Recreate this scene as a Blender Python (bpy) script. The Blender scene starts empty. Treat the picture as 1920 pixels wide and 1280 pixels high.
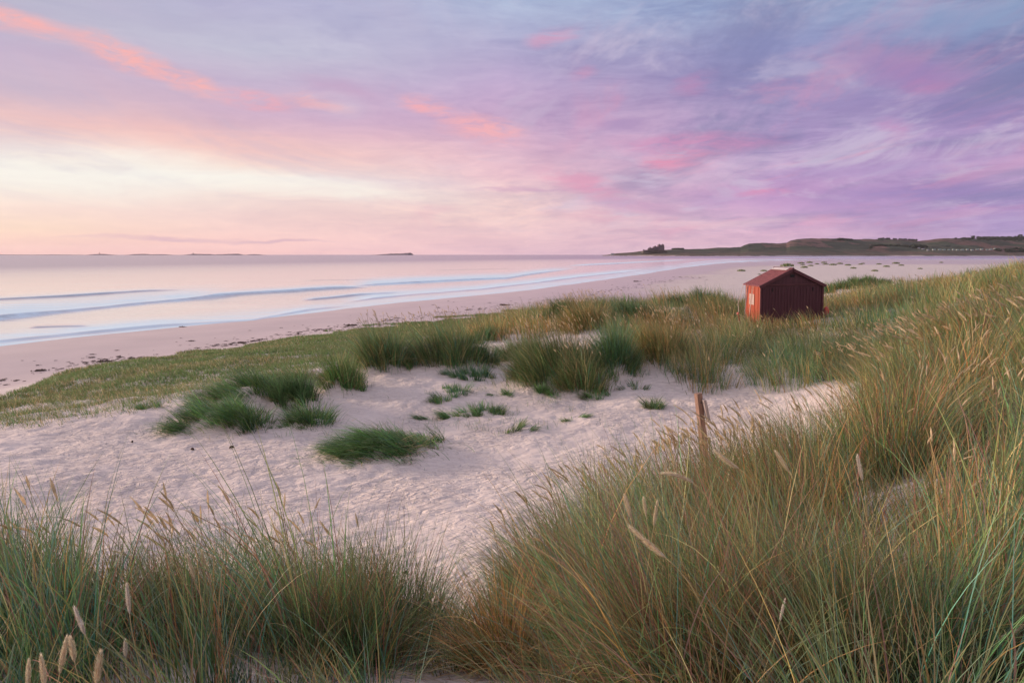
import bpy, math, random
import numpy as np
from mathutils import Vector

random.seed(7)
RNG = np.random.default_rng(11)
R = math.radians
C = bpy.context.scene.collection
F = 1280.0
PITCH = math.atan(163 / 1280)
H = 7.5                                   # camera height above the sea

# ------------------------------------------------------------------ camera maths
cp, sp = math.cos(PITCH), math.sin(PITCH)

def at(px, py, Y):
    """point seen at photo pixel (px,py) standing Y metres ahead"""
    a, b = px - 960.0, 640.0 - py
    ry = F * cp + b * sp
    rz = -F * sp + b * cp
    return Vector((a * Y / ry, Y, H + rz * Y / ry))

def proj(x, y, z):
    zz = z - H
    d = y * cp - zz * sp
    u = y * sp + zz * cp
    return 960 + F * x / d, 640 - F * u / d

def xof(px, Y, zrel=-3.0):
    """x of a ground point at azimuth pixel px, distance Y, height zrel below the eye"""
    d = Y * cp - zrel * sp
    return (px - 960.0) * d / F

def on_sea(px, py):
    a, b = px - 960.0, 640.0 - py
    ry = F * cp + b * sp
    rz = -F * sp + b * cp
    Y = -H * ry / rz
    return (a * Y / ry, Y)

# ------------------------------------------------------------------ noise
def hash2(ix, iy, seed):
    h = (ix.astype(np.int64) * 374761393 + iy.astype(np.int64) * 668265263 + seed * 974634777) & 0xFFFFFFFF
    h = ((h ^ (h >> 13)) * 1274126177) & 0xFFFFFFFF
    h = h ^ (h >> 16)
    return (h & 0xFFFFFF) / float(0xFFFFFF)

def vnoise(x, y, seed=0):
    ix = np.floor(x); iy = np.floor(y)
    fx = x - ix; fy = y - iy
    fx = fx * fx * (3 - 2 * fx); fy = fy * fy * (3 - 2 * fy)
    a = hash2(ix, iy, seed); b = hash2(ix + 1, iy, seed)
    c = hash2(ix, iy + 1, seed); d = hash2(ix + 1, iy + 1, seed)
    return (a * (1 - fx) + b * fx) * (1 - fy) + (c * (1 - fx) + d * fx) * fy

def fbm(x, y, seed=0, octv=4):
    s = 0.0; amp = 0.5; t = 0.0
    for k in range(octv):
        c, sn = math.cos(k * 1.1 + .4), math.sin(k * 1.1 + .4)
        s = s + amp * vnoise((x * c - y * sn) * 2 ** k + 17.3 * k, (x * sn + y * c) * 2 ** k, seed + k)
        t += amp; amp *= 0.5
    return s / t

def sstep(a, b, x):
    t = np.clip((x - a) / (b - a), 0, 1)
    return t * t * (3 - 2 * t)

def pip(x, y, poly):
    ins = np.zeros(x.shape, bool)
    n = len(poly)
    for i in range(n):
        x1, y1 = poly[i]; x2, y2 = poly[(i + 1) % n]
        if y1 == y2: continue
        cond = ((y1 > y) != (y2 > y)) & (x < (x2 - x1) * (y - y1) / (y2 - y1) + x1)
        ins ^= cond
    return ins

def polydist(x, y, pts):
    d = np.full(x.shape, 1e18); tt = np.zeros(x.shape); acc = 0.0
    L = [math.hypot(pts[i + 1][0] - pts[i][0], pts[i + 1][1] - pts[i][1]) for i in range(len(pts) - 1)]
    tot = sum(L)
    for i in range(len(pts) - 1):
        x1, y1 = pts[i]; x2, y2 = pts[i + 1]
        dx, dy = x2 - x1, y2 - y1
        t = np.clip(((x - x1) * dx + (y - y1) * dy) / (L[i] ** 2 + 1e-12), 0, 1)
        q = (x - x1 - t * dx) ** 2 + (y - y1 - t * dy) ** 2
        m = q < d
        d = np.where(m, q, d); tt = np.where(m, (acc + t * L[i]) / tot, tt)
        acc += L[i]
    return np.sqrt(d), tt

# ------------------------------------------------------------------ terrain
SHORE_PX = [(0, 649), (150, 632), (300, 617), (450, 602), (600, 585), (750, 567), (900, 554), (1008, 542), (1130, 525),
            (1212, 513), (1279, 502), (1347, 494), (1415, 488.5), (1500, 486.6), (1640, 486.2), (1920, 486)]
SHORE = [on_sea(*p) for p in SHORE_PX]
SHORE = [(-900, 14), (-220, 16), (-120, 26), (-75, 42)] + SHORE + [(1500, 1080), (4000, 1100)]
SEA_POLY = SHORE + [(4000, 40000), (-40000, 40000), (-40000, 14)]

def beach(x, y):
    d, _ = polydist(x, y, SHORE)
    sea = pip(x, y, SEA_POLY)
    wob = (fbm(x / 14, y / 14, 5, 3) - .5)
    land = 1.35 * (1 - np.exp(-d / 26.0)) + wob * .25 * sstep(5, 40, d)
    far = sstep(200, 700, y)
    land = land * (1 - far) + far * 1.0 * sstep(60, 700, d) + wob * .5 * far * sstep(60, 300, d)
    return np.where(sea, -np.minimum(0.035 * d, 3.0), land)

# control heights: (azimuth pixel, distance ahead, height relative to the eye)
CT = [
 (-600,1.2,-1.7),(0,1.0,-1.55),(960,0.8,-1.45),(1900,1.0,-1.3),(2600,1.2,-1.2),
 (-700,2.6,-1.75),(0,2.6,-1.70),(500,2.6,-1.72),(800,2.6,-1.80),(1100,2.4,-1.72),(1450,2.3,-1.60),(1920,2.6,-1.48),(2500,2.6,-1.2),
 (-700,3.6,-2.1),(0,3.6,-2.04),(500,3.6,-2.04),(800,3.5,-2.12),(1100,3.8,-2.08),(1450,3.8,-1.92),(1920,4.0,-1.62),(2500,4,-1.2),
 (-700,5.2,-3.0),(0,5,-2.95),(500,5,-2.95),(800,5,-2.80),(1050,5.2,-2.65),(1300,5.5,-2.30),(1550,6,-2.15),(1920,6.2,-1.62),(2500,6,-1.0),
 (-700,8,-3.5),(0,7.5,-3.40),(500,7.5,-3.40),(900,7.5,-3.25),(1200,7.5,-3.05),(1500,8,-2.72),(1700,8,-2.0),(1920,8,-1.45),(2500,8,-.8),
 (0,10,-3.6),(400,10,-3.62),(800,10,-3.58),(1200,10,-3.32),(1480,10.5,-2.98),(1600,10.5,-2.55),(1760,10.5,-1.85),(1920,11,-1.25),(2500,11,-.6),
 (-400,14,-3.9),(0,14,-3.75),(400,14,-3.7),(800,14,-3.72),(1200,14,-3.5),(1480,14,-3.15),(1600,14,-2.6),(1760,14,-2.0),(1920,14,-1.45),(2500,14,-.5),
 (0,17,-4.2),(300,17,-3.75),(600,17,-3.68),(1000,17.5,-3.62),(1250,17.5,-3.4),(1450,17,-3.08),(1650,17,-2.75),(1920,18,-1.7),(2500,18,-.6),
 (-400,24,-5.3),(0,24,-5.2),(200,20,-4.3),(420,19.5,-3.88),(640,22,-3.7),(800,22,-3.55),(1000,22,-3.5),(1200,22,-3.05),(1450,22,-2.98),(1650,22,-2.5),(1850,22,-1.6),(2500,22,-.3),
 (480,26,-4.2),(700,28,-4.1),(900,29,-3.45),(1050,28,-3.0),(1200,29,-2.75),(1460,28,-2.8),(1600,30,-2.3),(1750,30,-1.85),(1920,28,-1.1),(2500,28,.2),
 (200,33,-5.5),(400,33,-5.0),(600,34,-4.7),(800,36,-4.3),(960,38,-3.8),(1100,38,-3.0),(1300,40,-3.1),(1460,40,-3.3),(1600,42,-2.85),(1750,45,-2.2),(1920,45,-1.2),(2500,45,.5),
 (600,47,-5.8),(800,48,-5.3),(950,50,-5.0),(1100,52,-4.3),(1300,52,-3.9),(1450,55,-4.4),(1600,60,-3.2),(1750,60,-2.7),(1920,60,-1.4),(2500,60,.5),
]
BUMPS = []   # (x, y, radius, height) sand mounds gathered by tussocks

def _polar(x, y):
    az = np.clip(np.arctan2(x, np.maximum(y, 1e-3)), -1.25, 1.25)
    r = np.maximum(np.hypot(x, y), .7)
    return az * 1.6, np.log(r)

def _build_tps():
    pts = []
    for px, Y, z in CT:
        pts.append((xof(px, Y, z), Y, z + H))
    P = np.array(pts)
    bz = beach(P[:, 0], P[:, 1])
    res = P[:, 2] - bz
    X = list(P[:, 0]); Yc = list(P[:, 1]); V = list(res)
    for px, Y in [(-500,36),(-200,33),(0,33),(0,45),(150,38),(150,50),(300,44),(300,60),(450,50),(450,75),(600,60),(600,85),(800,68),(800,100),(950,72),
                  (950,110),(1100,78),(1100,130),(1300,80),(1300,130),(1450,85),(1450,130),(1600,120),(1600,160),(1750,130),(1750,200),(1900,170),(2300,200),(2300,300),(-500,60)]:
        X.append(xof(px, Y, -6.3)); Yc.append(Y); V.append(0.0)
    X = np.array(X); Yc = np.array(Yc); V = np.array(V)
    a, l = _polar(X, Yc)
    n = len(a)
    def U(r2): return np.where(r2 > 0, r2 * np.log(r2 + 1e-12), 0)
    K = U((a[:, None] - a) ** 2 + (l[:, None] - l) ** 2) + np.eye(n) * 2e-3
    Pm = np.c_[np.ones(n), a, l]
    A = np.zeros((n + 3, n + 3)); A[:n, :n] = K; A[:n, n:] = Pm; A[n:, :n] = Pm.T
    w = np.linalg.solve(A, np.r_[V, 0, 0, 0])
    return a, l, w
TA, TL, TW = _build_tps()

def ground(x, y, detail=True):
    x = np.asarray(x, float); y = np.asarray(y, float)
    sh = x.shape; x = x.ravel(); y = y.ravel()
    out = np.empty(x.size)
    for s in range(0, x.size, 60000):
        xs = x[s:s + 60000]; ys = y[s:s + 60000]
        a, l = _polar(xs, ys)
        z = TW[-3] + TW[-2] * a + TW[-1] * l
        for i in range(len(TA)):
            r2 = (a - TA[i]) ** 2 + (l - TL[i]) ** 2
            z = z + TW[i] * r2 * np.log(r2 + 1e-12)
        r = np.hypot(xs, ys)
        lo = 90 + 70 * sstep(.35, .6, np.arctan2(xs, ys + 1e-6))
        w = 1 - sstep(lo, lo * 1.7, r)
        bz = beach(xs, ys)
        # the dune ends where the beach begins
        d, _ = polydist(xs, ys, SHORE)
        w = w * sstep(3, 14, d) * (1 - pip(xs, ys, SEA_POLY))
        z = bz + np.clip(z, -1.5, 8) * w
        dune = sstep(.6, 2.0, z)
        rs = sstep(1500, 1700, 960 + F * xs / np.maximum(ys, .5)) * sstep(5, 8, r) * sstep(140, 70, r) * (1 + sstep(25, 60, r))
        z = z + rs * (fbm(xs / 2.4, ys / 2.4, 27, 2) - .5) * .55
        z = z + dune * sstep(5, 20, r) * (fbm(xs / 3.1, ys / 3.1, 21, 3) - .5) * .34
        z = z + dune * (fbm(xs / .9, ys / .9, 31, 2) - .5) * .10
        for bx, by, br, bh in BUMPS:
            q = ((xs - bx) ** 2 + (ys - by) ** 2) / br ** 2
            z = z + bh * np.exp(-q)
        if detail:
            dry = sstep(.55, 1.1, z) * (1 - sstep(25, 60, r))
            n1 = np.abs(fbm(xs / .42 + 3, ys / .30, 41, 2) - .5) * 2
            n2 = vnoise(xs / .17, ys / .13, 47)
            z = z + dry * ((n1 - .4) * .040 + (n2 - .5) * .018)
        out[s:s + 60000] = z
    return out.reshape(sh)

# ------------------------------------------------------------------ materials
def srgb(r, g, b):
    f = lambda c: c / 12.92 if c <= .04045 else ((c + .055) / 1.055) ** 2.4
    return (f(r / 255), f(g / 255), f(b / 255), 1)

def newmat(name):
    m = bpy.data.materials.new(name); m.use_nodes = True
    m.node_tree.nodes.clear()
    return m, m.node_tree

class NT:
    def __init__(s, nt): s.nt = nt
    def n(s, t, **kw):
        o = s.nt.nodes.new(t)
        for k, v in kw.items(): setattr(o, k, v)
        return o
    def l(s, a, b): s.nt.links.new(a, b)
    def setin(s, node, i, v):
        if v is None: return
        if hasattr(v, 'is_linked') or isinstance(v, bpy.types.NodeSocket): s.l(v, node.inputs[i])
        else: node.inputs[i].default_value = v
    def math(s, op, a, b=None, c=None, clamp=False):
        o = s.n('ShaderNodeMath', operation=op, use_clamp=clamp)
        s.setin(o, 0, a); s.setin(o, 1, b); s.setin(o, 2, c)
        return o.outputs[0]
    def mr(s, v, a, b, c=0.0, d=1.0, kind='LINEAR'):
        o = s.n('ShaderNodeMapRange', interpolation_type=kind)
        s.l(v, o.inputs[0])
        for i, q in ((1, a), (2, b), (3, c), (4, d)): s.setin(o, i, q)
        return o.outputs[0]
    def noise(s, vec, scale, detail=3, rough=.5, dist=0, col=False):
        o = s.n('ShaderNodeTexNoise')
        if vec is not None: s.l(vec, o.inputs['Vector'])
        o.inputs['Scale'].default_value = scale; o.inputs['Detail'].default_value = detail
        o.inputs['Roughness'].default_value = rough; o.inputs['Distortion'].default_value = dist
        return o.outputs['Color' if col else 'Fac']
    def mix(s, f, a, b, blend='MIX'):
        o = s.n('ShaderNodeMix', data_type='RGBA', blend_type=blend)
        s.setin(o, 0, f); s.setin(o, 6, a); s.setin(o, 7, b)
        return o.outputs[2]
    def mapping(s, vec, loc=(0,0,0), rot=(0,0,0), scale=(1,1,1), kind='POINT'):
        o = s.n('ShaderNodeMapping', vector_type=kind)
        s.l(vec, o.inputs[0]); o.inputs[1].default_value = loc; o.inputs[2].default_value = rot; o.inputs[3].default_value = scale
        return o.outputs[0]
    def attr(s, name):
        o = s.n('ShaderNodeAttribute', attribute_name=name); return o
    def princ(s, col, rough=.6, spec=.3, normal=None, metal=0):
        p = s.n('ShaderNodeBsdfPrincipled')
        s.setin(p, 'Base Color', col); s.setin(p, 'Roughness', rough); p.inputs['Specular IOR Level'].default_value = spec
        p.inputs['Metallic'].default_value = metal
        if normal is not None: s.l(normal, p.inputs['Normal'])
        return p
    def bump(s, h, dist, strength=1.0):
        o = s.n('ShaderNodeBump'); o.inputs['Distance'].default_value = dist; o.inputs['Strength'].default_value = strength
        s.l(h, o.inputs['Height']); return o.outputs[0]
    def out(s, sh):
        o = s.n('ShaderNodeOutputMaterial'); s.l(sh, o.inputs[0])

def simple(name, col, rough=.7, var=.25, scale=8, bump=0.0, bscale=40, spec=.3, coord='Object', stretch=(1,1,1)):
    m, nt = newmat(name); t = NT(nt)
    tc = t.n('ShaderNodeTexCoord').outputs[coord]
    v = t.mapping(tc, scale=stretch)
    nz = t.noise(v, scale, 5, .6)
    c1 = tuple(x * (1 - var) for x in col[:3]) + (1,); c2 = tuple(min(1, x * (1 + var)) for x in col[:3]) + (1,)
    c = t.mix(t.mr(nz, .3, .7), c1, c2)
    nrm = t.bump(t.noise(v, bscale, 3), bump) if bump else None
    t.out(t.princ(c, rough, spec, nrm).outputs[0])
    return m

def sand_material():
    m, nt = newmat('sand'); t = NT(nt)
    geo = t.n('ShaderNodeNewGeometry'); pos = geo.outputs['Position']
    wet = t.attr('wet').outputs['Fac']; dune = t.attr('dune').outputs['Fac']
    big = t.noise(pos, .35, 4, .55)
    fine = t.noise(pos, 9, 5, .65)
    grain = t.noise(pos, 160, 3, .6)
    dry = t.mix(t.mr(big, .3, .7), (.635, .565, .515, 1), (.73, .66, .60, 1))
    dry = t.mix(t.mr(fine, .3, .75), dry, (.57, .50, .465, 1), 'MIX')
    dry = t.mix(t.math('MULTIPLY', t.mr(grain, .55, .75), .3), dry, (.30, .25, .23, 1))
    damp = t.mix(t.mr(t.noise(t.mapping(pos, scale=(.4, .4, 1)), .5, 3), .3, .7), (.50, .40, .37, 1), (.58, .465, .43, 1))
    col = t.mix(wet, dry, damp)
    # scattered shell grit and weed crumbs on the upper beach
    grit = t.mr(t.noise(pos, 2.6, 4, .75), .70, .76)
    line = t.attr('wrack').outputs['Fac']
    col = t.mix(t.math('MULTIPLY', grit, t.math('MULTIPLY', line, .8)), col, (.10, .065, .05, 1))
    rough = t.mr(wet, 0, 1, .95, .34)
    # footprints and wind ripples
    w1 = t.noise(t.mapping(pos, rot=(0, 0, .35), scale=(1, 1.5, 1)), 4.6, 4, .55, .8)
    w2 = t.noise(pos, 14, 3, .6, .4)
    w1 = t.mr(w1, .32, .62)
    hsum = t.math('ADD', t.math('MULTIPLY', w1, 1.0), t.math('MULTIPLY', w2, .32))
    hsum = t.math('MULTIPLY', hsum, t.mr(wet, 0, .6, 1, .06))
    hsum = t.math('MULTIPLY', hsum, t.mr(t.noise(pos, .55, 3, .5), .36, .60, .18, 1.0))
    nrm = t.bump(hsum, .060, .85)
    t.out(t.princ(col, rough, .25, nrm).outputs[0])
    return m

def grass_material(name, trans=.35, rough=.55):
    m, nt = newmat(name); t = NT(nt)
    a = t.attr('col').outputs['Color']
    p = t.princ(a, rough, .25)
    tr = t.n('ShaderNodeBsdfTranslucent'); t.l(a, tr.inputs[0])
    mx = t.n('ShaderNodeMixShader'); mx.inputs[0].default_value = trans
    t.l(p.outputs[0], mx.inputs[1]); t.l(tr.outputs[0], mx.inputs[2])
    t.out(mx.outputs[0])
    return m

def sea_material():
    m, nt = newmat('sea_water'); t = NT(nt)
    pos = t.n('ShaderNodeNewGeometry').outputs['Position']
    foam = t.attr('foam').outputs['Fac']; dark = t.attr('face_dark').outputs['Fac']
    st = t.mapping(pos, rot=(0, 0, -.72), scale=(.045, .35, 1))
    n1 = t.noise(st, 1.0, 5, .6, .3)
    n2 = t.noise(t.mapping(pos, rot=(0, 0, -.72), scale=(.010, .09, 1)), 1.0, 4, .55)
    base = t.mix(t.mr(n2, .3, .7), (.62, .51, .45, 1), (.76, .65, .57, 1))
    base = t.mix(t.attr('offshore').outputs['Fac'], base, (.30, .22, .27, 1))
    base = t.mix(dark, base, (.035, .10, .14, 1))  # weaker sky reflection on wave faces, painted as dark teal
    f = t.math('MULTIPLY', foam, t.mr(n1, .3, .62, .5, 1.35), clamp=True)
    col = t.mix(f, base, (.70, .86, .96, 1))
    rough = t.mr(t.attr('offshore').outputs['Fac'], 0, 1, .11, .26)
    hh = t.noise(t.mapping(pos, rot=(0, 0, -.72), scale=(.12, .9, 1)), 1.0, 3, .5)
    nrm = t.bump(hh, .10, .35)
    p = t.princ(col, rough, .5, nrm); p.inputs['IOR'].default_value = 1.7; p.inputs['Specular IOR Level'].default_value = .8
    fd = t.n('ShaderNodeBsdfDiffuse'); fd.inputs[0].default_value = (.68, .88, .94, 1)
    mx = t.n('ShaderNodeMixShader'); t.l(t.math('MULTIPLY', f, .88), mx.inputs[0]); t.l(p.outputs[0], mx.inputs[1]); t.l(fd.outputs[0], mx.inputs[2])
    t.out(mx.outputs[0])
    return m

# ------------------------------------------------------------------ mesh building
def mesh_np(name, verts, quads=None, tris=None, mat=None, attrs=None, smooth=False, parent=None):
    me = bpy.data.meshes.new(name)
    nq = 0 if quads is None else len(quads); n3 = 0 if tris is None else len(tris)
    me.vertices.add(len(verts)); me.vertices.foreach_set('co', np.asarray(verts, np.float32).ravel())
    lp = []
    if nq: lp.append(np.asarray(quads, np.int32).ravel())
    if n3: lp.append(np.asarray(tris, np.int32).ravel())
    lp = np.concatenate(lp)
    me.loops.add(len(lp)); me.loops.foreach_set('vertex_index', lp)
    me.polygons.add(nq + n3)
    ls = np.concatenate([np.arange(nq) * 4, nq * 4 + np.arange(n3) * 3]).astype(np.int32)
    me.polygons.foreach_set('loop_start', ls)
    me.polygons.foreach_set('use_smooth', np.full(nq + n3, smooth))
    if attrs:
        for k, v in attrs.items():
            v = np.asarray(v, np.float32)
            if v.ndim == 2:
                a = me.attributes.new(k, 'FLOAT_COLOR', 'POINT'); a.data.foreach_set('color', v.ravel())
            else:
                a = me.attributes.new(k, 'FLOAT', 'POINT'); a.data.foreach_set('value', v)
    if mat: me.materials.append(mat)
    me.update(calc_edges=True)
    o = bpy.data.objects.new(name, me); C.objects.link(o)
    if parent: o.parent = parent
    return o

def tag(o, label=None, cat=None, group=None, kind=None):
    if label: o['label'] = label
    if cat: o['category'] = cat
    if group: o['group'] = group
    if kind: o['kind'] = kind
    return o

def thing(name, loc, label, cat, group=None, rz=0):
    o = bpy.data.objects.new(name, None); C.objects.link(o)
    o.empty_display_size = .3
    o.location = loc; o.rotation_euler = (0, 0, rz)
    return tag(o, label, cat, group)

class MB:
    def __init__(s): s.v = []; s.f = []
    def box(s, c, d, rot=0.0, tilt=None):
        cx, cy, cz = c; hx, hy, hz = d[0] / 2, d[1] / 2, d[2] / 2
        b = len(s.v); cr, sr = math.cos(rot), math.sin(rot)
        for dx, dy, dz in ((-1,-1,-1),(1,-1,-1),(1,1,-1),(-1,1,-1),(-1,-1,1),(1,-1,1),(1,1,1),(-1,1,1)):
            p = Vector((dx * hx, dy * hy, dz * hz))
            if tilt is not None: p = tilt @ p
            s.v.append((cx + p.x * cr - p.y * sr, cy + p.x * sr + p.y * cr, cz + p.z))
        for q in ((0,3,2,1),(4,5,6,7),(0,1,5,4),(1,2,6,5),(2,3,7,6),(3,0,4,7)): s.f.append(tuple(b + i for i in q))
    def tube(s, pts, rad, n=8):
        pts = [Vector(p) for p in pts]
        if not isinstance(rad, (list, tuple)): rad = [rad] * len(pts)
        b = len(s.v)
        for i, p in enumerate(pts):
            d = (pts[min(i + 1, len(pts) - 1)] - pts[max(i - 1, 0)]).normalized()
            u = d.orthogonal().normalized() if i == 0 else (u - d * u.dot(d)).normalized()
            w = d.cross(u)
            for k in range(n):
                a = 2 * math.pi * k / n
                q = p + (u * math.cos(a) + w * math.sin(a)) * rad[i]
                s.v.append(tuple(q))
        for i in range(len(pts) - 1):
            for k in range(n):
                k2 = (k + 1) % n
                s.f.append((b + i * n + k, b + i * n + k2, b + (i + 1) * n + k2, b + (i + 1) * n + k))
        s.f.append(tuple(b + k for k in range(n))[::-1])
        e = b + (len(pts) - 1) * n
        s.f.append(tuple(e + k for k in range(n)))
    def prism(s, poly, y0, y1):
        """polygon in xz extruded along y"""
        b = len(s.v); n = len(poly)
        for x, z in poly: s.v.append((x, y0, z))
        for x, z in poly: s.v.append((x, y1, z))
        s.f.append(tuple(b + i for i in range(n)))
        s.f.append(tuple(b + n + i for i in range(n))[::-1])
        for i in range(n):
            j = (i + 1) % n
            s.f.append((b + j, b + i, b + n + i, b + n + j))
    def build(s, name, mat, parent=None, smooth=False, bevel=0):
        me = bpy.data.meshes.new(name); me.from_pydata(s.v, [], s.f); me.materials.append(mat)
        me.update()
        if smooth: me.polygons.foreach_set('use_smooth', [True] * len(me.polygons))
        o = bpy.data.objects.new(name, me); C.objects.link(o)
        if parent: o.parent = parent
        if bevel:
            b = o.modifiers.new('bevel', 'BEVEL'); b.width = bevel; b.segments = 2; b.limit_method = 'ANGLE'
        return o

# ------------------------------------------------------------------ grass blades
PAL = dict(
    green=(.088, .215, .072), blue=(.085, .210, .150), olive=(.180, .225, .078), straw=(.50, .38, .18),
    red=(.29, .135, .115), amber=(.52, .29, .10), pale=(.68, .58, .38), dark=(.066, .145, .058), vivid=(.105, .250, .055))

def pick_colors(n, mixd, rng):
    ks = list(mixd); w = np.array([mixd[k] for k in ks], float); w /= w.sum()
    idx = rng.choice(len(ks), n, p=w)
    c = np.array([PAL[k] for k in ks])[idx]
    c = c * np.exp(rng.normal(-.06, .34, (n, 1))) * rng.uniform(.92, 1.08, (n, 3))
    c = np.clip(c, .01, .85)
    return c

def blades(root, h, w, lean_az, th0, th1, col, segs, rng, tipc=.35, flex=1.4):
    """arrays -> verts, quads, tris, colours. th = angle from vertical at the base / tip"""
    n = len(h)
    ld = np.c_[np.cos(lean_az), np.sin(lean_az)]
    wa = lean_az + math.pi / 2 + rng.normal(0, .7, n)
    side = np.c_[np.cos(wa), np.sin(wa), rng.normal(0, .15, n)]
    pos = root.copy(); step = h / segs
    V = np.empty((n, 2 * segs + 1, 3)); CC = np.empty((n, 2 * segs + 1, 4)); CC[..., 3] = 1
    straw = np.array(PAL['straw'])
    curl = rng.normal(0, .25, n)
    for i in range(segs + 1):
        t = i / segs
        c = col * (1 - tipc * t ** 2) + straw * (tipc * t ** 2)
        if i < segs:
            ww = w * (1 - t ** 1.6 * .8) * .5
            V[:, 2 * i] = pos - side * ww[:, None]; V[:, 2 * i + 1] = pos + side * ww[:, None]
            CC[:, 2 * i, :3] = c; CC[:, 2 * i + 1, :3] = c
        else:
            V[:, 2 * i] = pos; CC[:, 2 * i, :3] = c
        tm = (i + .5) / segs
        th = th0 + (th1 - th0) * tm ** flex
        a = lean_az + curl * tm
        pos = pos + np.c_[np.sin(th) * np.cos(a), np.sin(th) * np.sin(a), np.cos(th)] * step[:, None]
    base = (np.arange(n) * (2 * segs + 1))[:, None]
    q = [base + np.array([2 * i, 2 * i + 1, 2 * i + 3, 2 * i + 2]) for i in range(segs - 1)]
    Q = np.concatenate(q) if q else np.zeros((0, 4), int)
    k = 2 * (segs - 1)
    T = base + np.array([k, k + 1, k + 2])
    return V.reshape(-1, 3), Q, T, CC.reshape(-1, 4)

def heads(root, h, lean_az, th0, th1, rng, length=.12, rad=.007, near=False, colr='straw', segs=5, stemw=.002):
    """flowering stalks ending in a spike-shaped seed head"""
    n = len(h); ld = lean_az
    pos = root.copy(); P = [pos.copy()]
    D = None
    for i in range(segs):
        tm = (i + .5) / segs
        th = th0 + (th1 - th0) * tm ** 1.6
        D = np.c_[np.sin(th) * np.cos(ld), np.sin(th) * np.sin(ld), np.cos(th)]
        pos = pos + D * (h / segs)[:, None]; P.append(pos.copy())
    base_col = np.array([.74, .62, .42]) * rng.uniform(.75, 1.15, (n, 1))
    stem_col = np.array([.36, .30, .15]) * rng.uniform(.7, 1.2, (n, 1))
    Vs, Qs, Ts, Cs = [], [], [], []; off = 0
    u = np.c_[-np.sin(ld), np.cos(ld), np.zeros(n)]
    v = np.cross(D, u)
    # stem: triangular tube
    K = 3
    ring = []
    for i, p in enumerate(P):
        for k in range(K):
            a = 2 * math.pi * k / K
            Vs.append(p + (u * math.cos(a) + v * math.sin(a)) * stemw); Cs.append(stem_col)
    def idx(i, k): return (i * K + k % K)
    rows = [(idx(i, k), idx(i, k + 1), idx(i + 1, k + 1), idx(i + 1, k)) for i in range(len(P) - 1) for k in range(K)]
    nv = len(P) * K
    # head spindle
    KS = 6 if near else 4
    prof = [(0, .25), (.12, .75), (.35, 1), (.65, .85), (.88, .45), (1, .05)]
    L = length * rng.uniform(.75, 1.25, n)
    bendd = D + np.c_[np.cos(ld), np.sin(ld), -.3 * np.ones(n)] * .0
    for j, (t, rr) in enumerate(prof):
        cen = P[-1] + D * (L * t)[:, None] + np.c_[np.cos(ld), np.sin(ld), -.6 * np.ones(n)] * (L * t * t * .18)[:, None]
        for k in range(KS):
            a = 2 * math.pi * k / KS + j * .5
            jit = rng.uniform(.75, 1.3, (n, 1))
            Vs.append(cen + (u * math.cos(a) + v * math.sin(a)) * rad * rr * jit)
            Cs.append(base_col * rng.uniform(.75, 1.2, (n, 1)))
    rows += [(nv + j * KS + k, nv + j * KS + (k + 1) % KS, nv + (j + 1) * KS + (k + 1) % KS, nv + (j + 1) * KS + k)
             for j in range(len(prof) - 1) for k in range(KS)]
    tot = nv + len(prof) * KS
    tris = []
    if near:   # bristling spikelets
        for s_ in range(70):
            t = (s_ + .5) / 70; rr = np.interp(t, [p[0] for p in prof], [p[1] for p in prof])
            cen = P[-1] + D * (L * t)[:, None] + np.c_[np.cos(ld), np.sin(ld), -.6 * np.ones(n)] * (L * t * t * .18)[:, None]
            a = rng.uniform(0, 6.28, (n, 1)); rad_d = u * np.cos(a) + v * np.sin(a)
            tan = -u * np.sin(a) + v * np.cos(a)
            b0 = cen + rad_d * rad * rr * .7
            Vs += [b0 - tan * .0010, b0 + tan * .0010, b0 + rad_d * rad * (.55 * rr + .3) + D * .013]
            cc = base_col * rng.uniform(.8, 1.45, (n, 1)); Cs += [cc, cc, cc]
            tris.append((tot, tot + 1, tot + 2)); tot += 3
    V = np.stack(Vs, 1).reshape(-1, 3)
    Cc = np.stack(Cs, 1).reshape(-1, 3); Cc = np.c_[Cc, np.ones(len(Cc))]
    b = (np.arange(n) * tot)[:, None]
    Q = np.concatenate([b + np.array(r_) for r_ in rows])
    T = np.concatenate([b + np.array(r_) for r_ in tris]) if tris else np.zeros((0, 3), int)
    return V, Q, T, Cc

def merge(parts):
    V, Q, T, CL = [], [], [], []; off = 0
    for v, q, t, c in parts:
        V.append(v); Q.append(q + off); T.append(t + off); CL.append(c); off += len(v)
    return np.concatenate(V), np.concatenate(Q), np.concatenate(T), np.concatenate(CL)

def emit(name, parts, mat, parent=None, origin=None):
    v, q, t, c = merge(parts)
    if origin is not None: v = v - np.array(origin)
    return mesh_np(name, v, q, t, mat, {'col': c}, parent=parent)

M_GRASS = grass_material('grass_blade', .22)
M_HEAD = grass_material('seed_head', .45, .8)

# ------------------------------------------------------------------ tussocks that stand apart
WIND = math.pi * 1.02      # blades are combed towards -x
TUSS = []
def tussock(px, Y, rx, ry, h, n, mixd, label, rot=0.0, lean=.25, low=0.0, nheads=0, bump=.0, width=.006, segs=4,
            group=None, fan=.55, headlen=.11, name='marram_tussock', wind=None, tipc=.3):
    if Y > 12: bump *= 1.3
    TUSS.append(dict(px=px, Y=Y, rx=rx, ry=ry, h=h, n=n, mixd=mixd, label=label, rot=rot, lean=lean, low=low, nheads=nheads,
                     bump=bump, width=width, segs=segs, group=group, fan=fan, headlen=headlen, name=name, wind=wind, tipc=tipc))
    if bump:
        x = xof(px, Y, -3.4); BUMPS.append((x, Y, max(rx, ry) * .95, bump))

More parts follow.
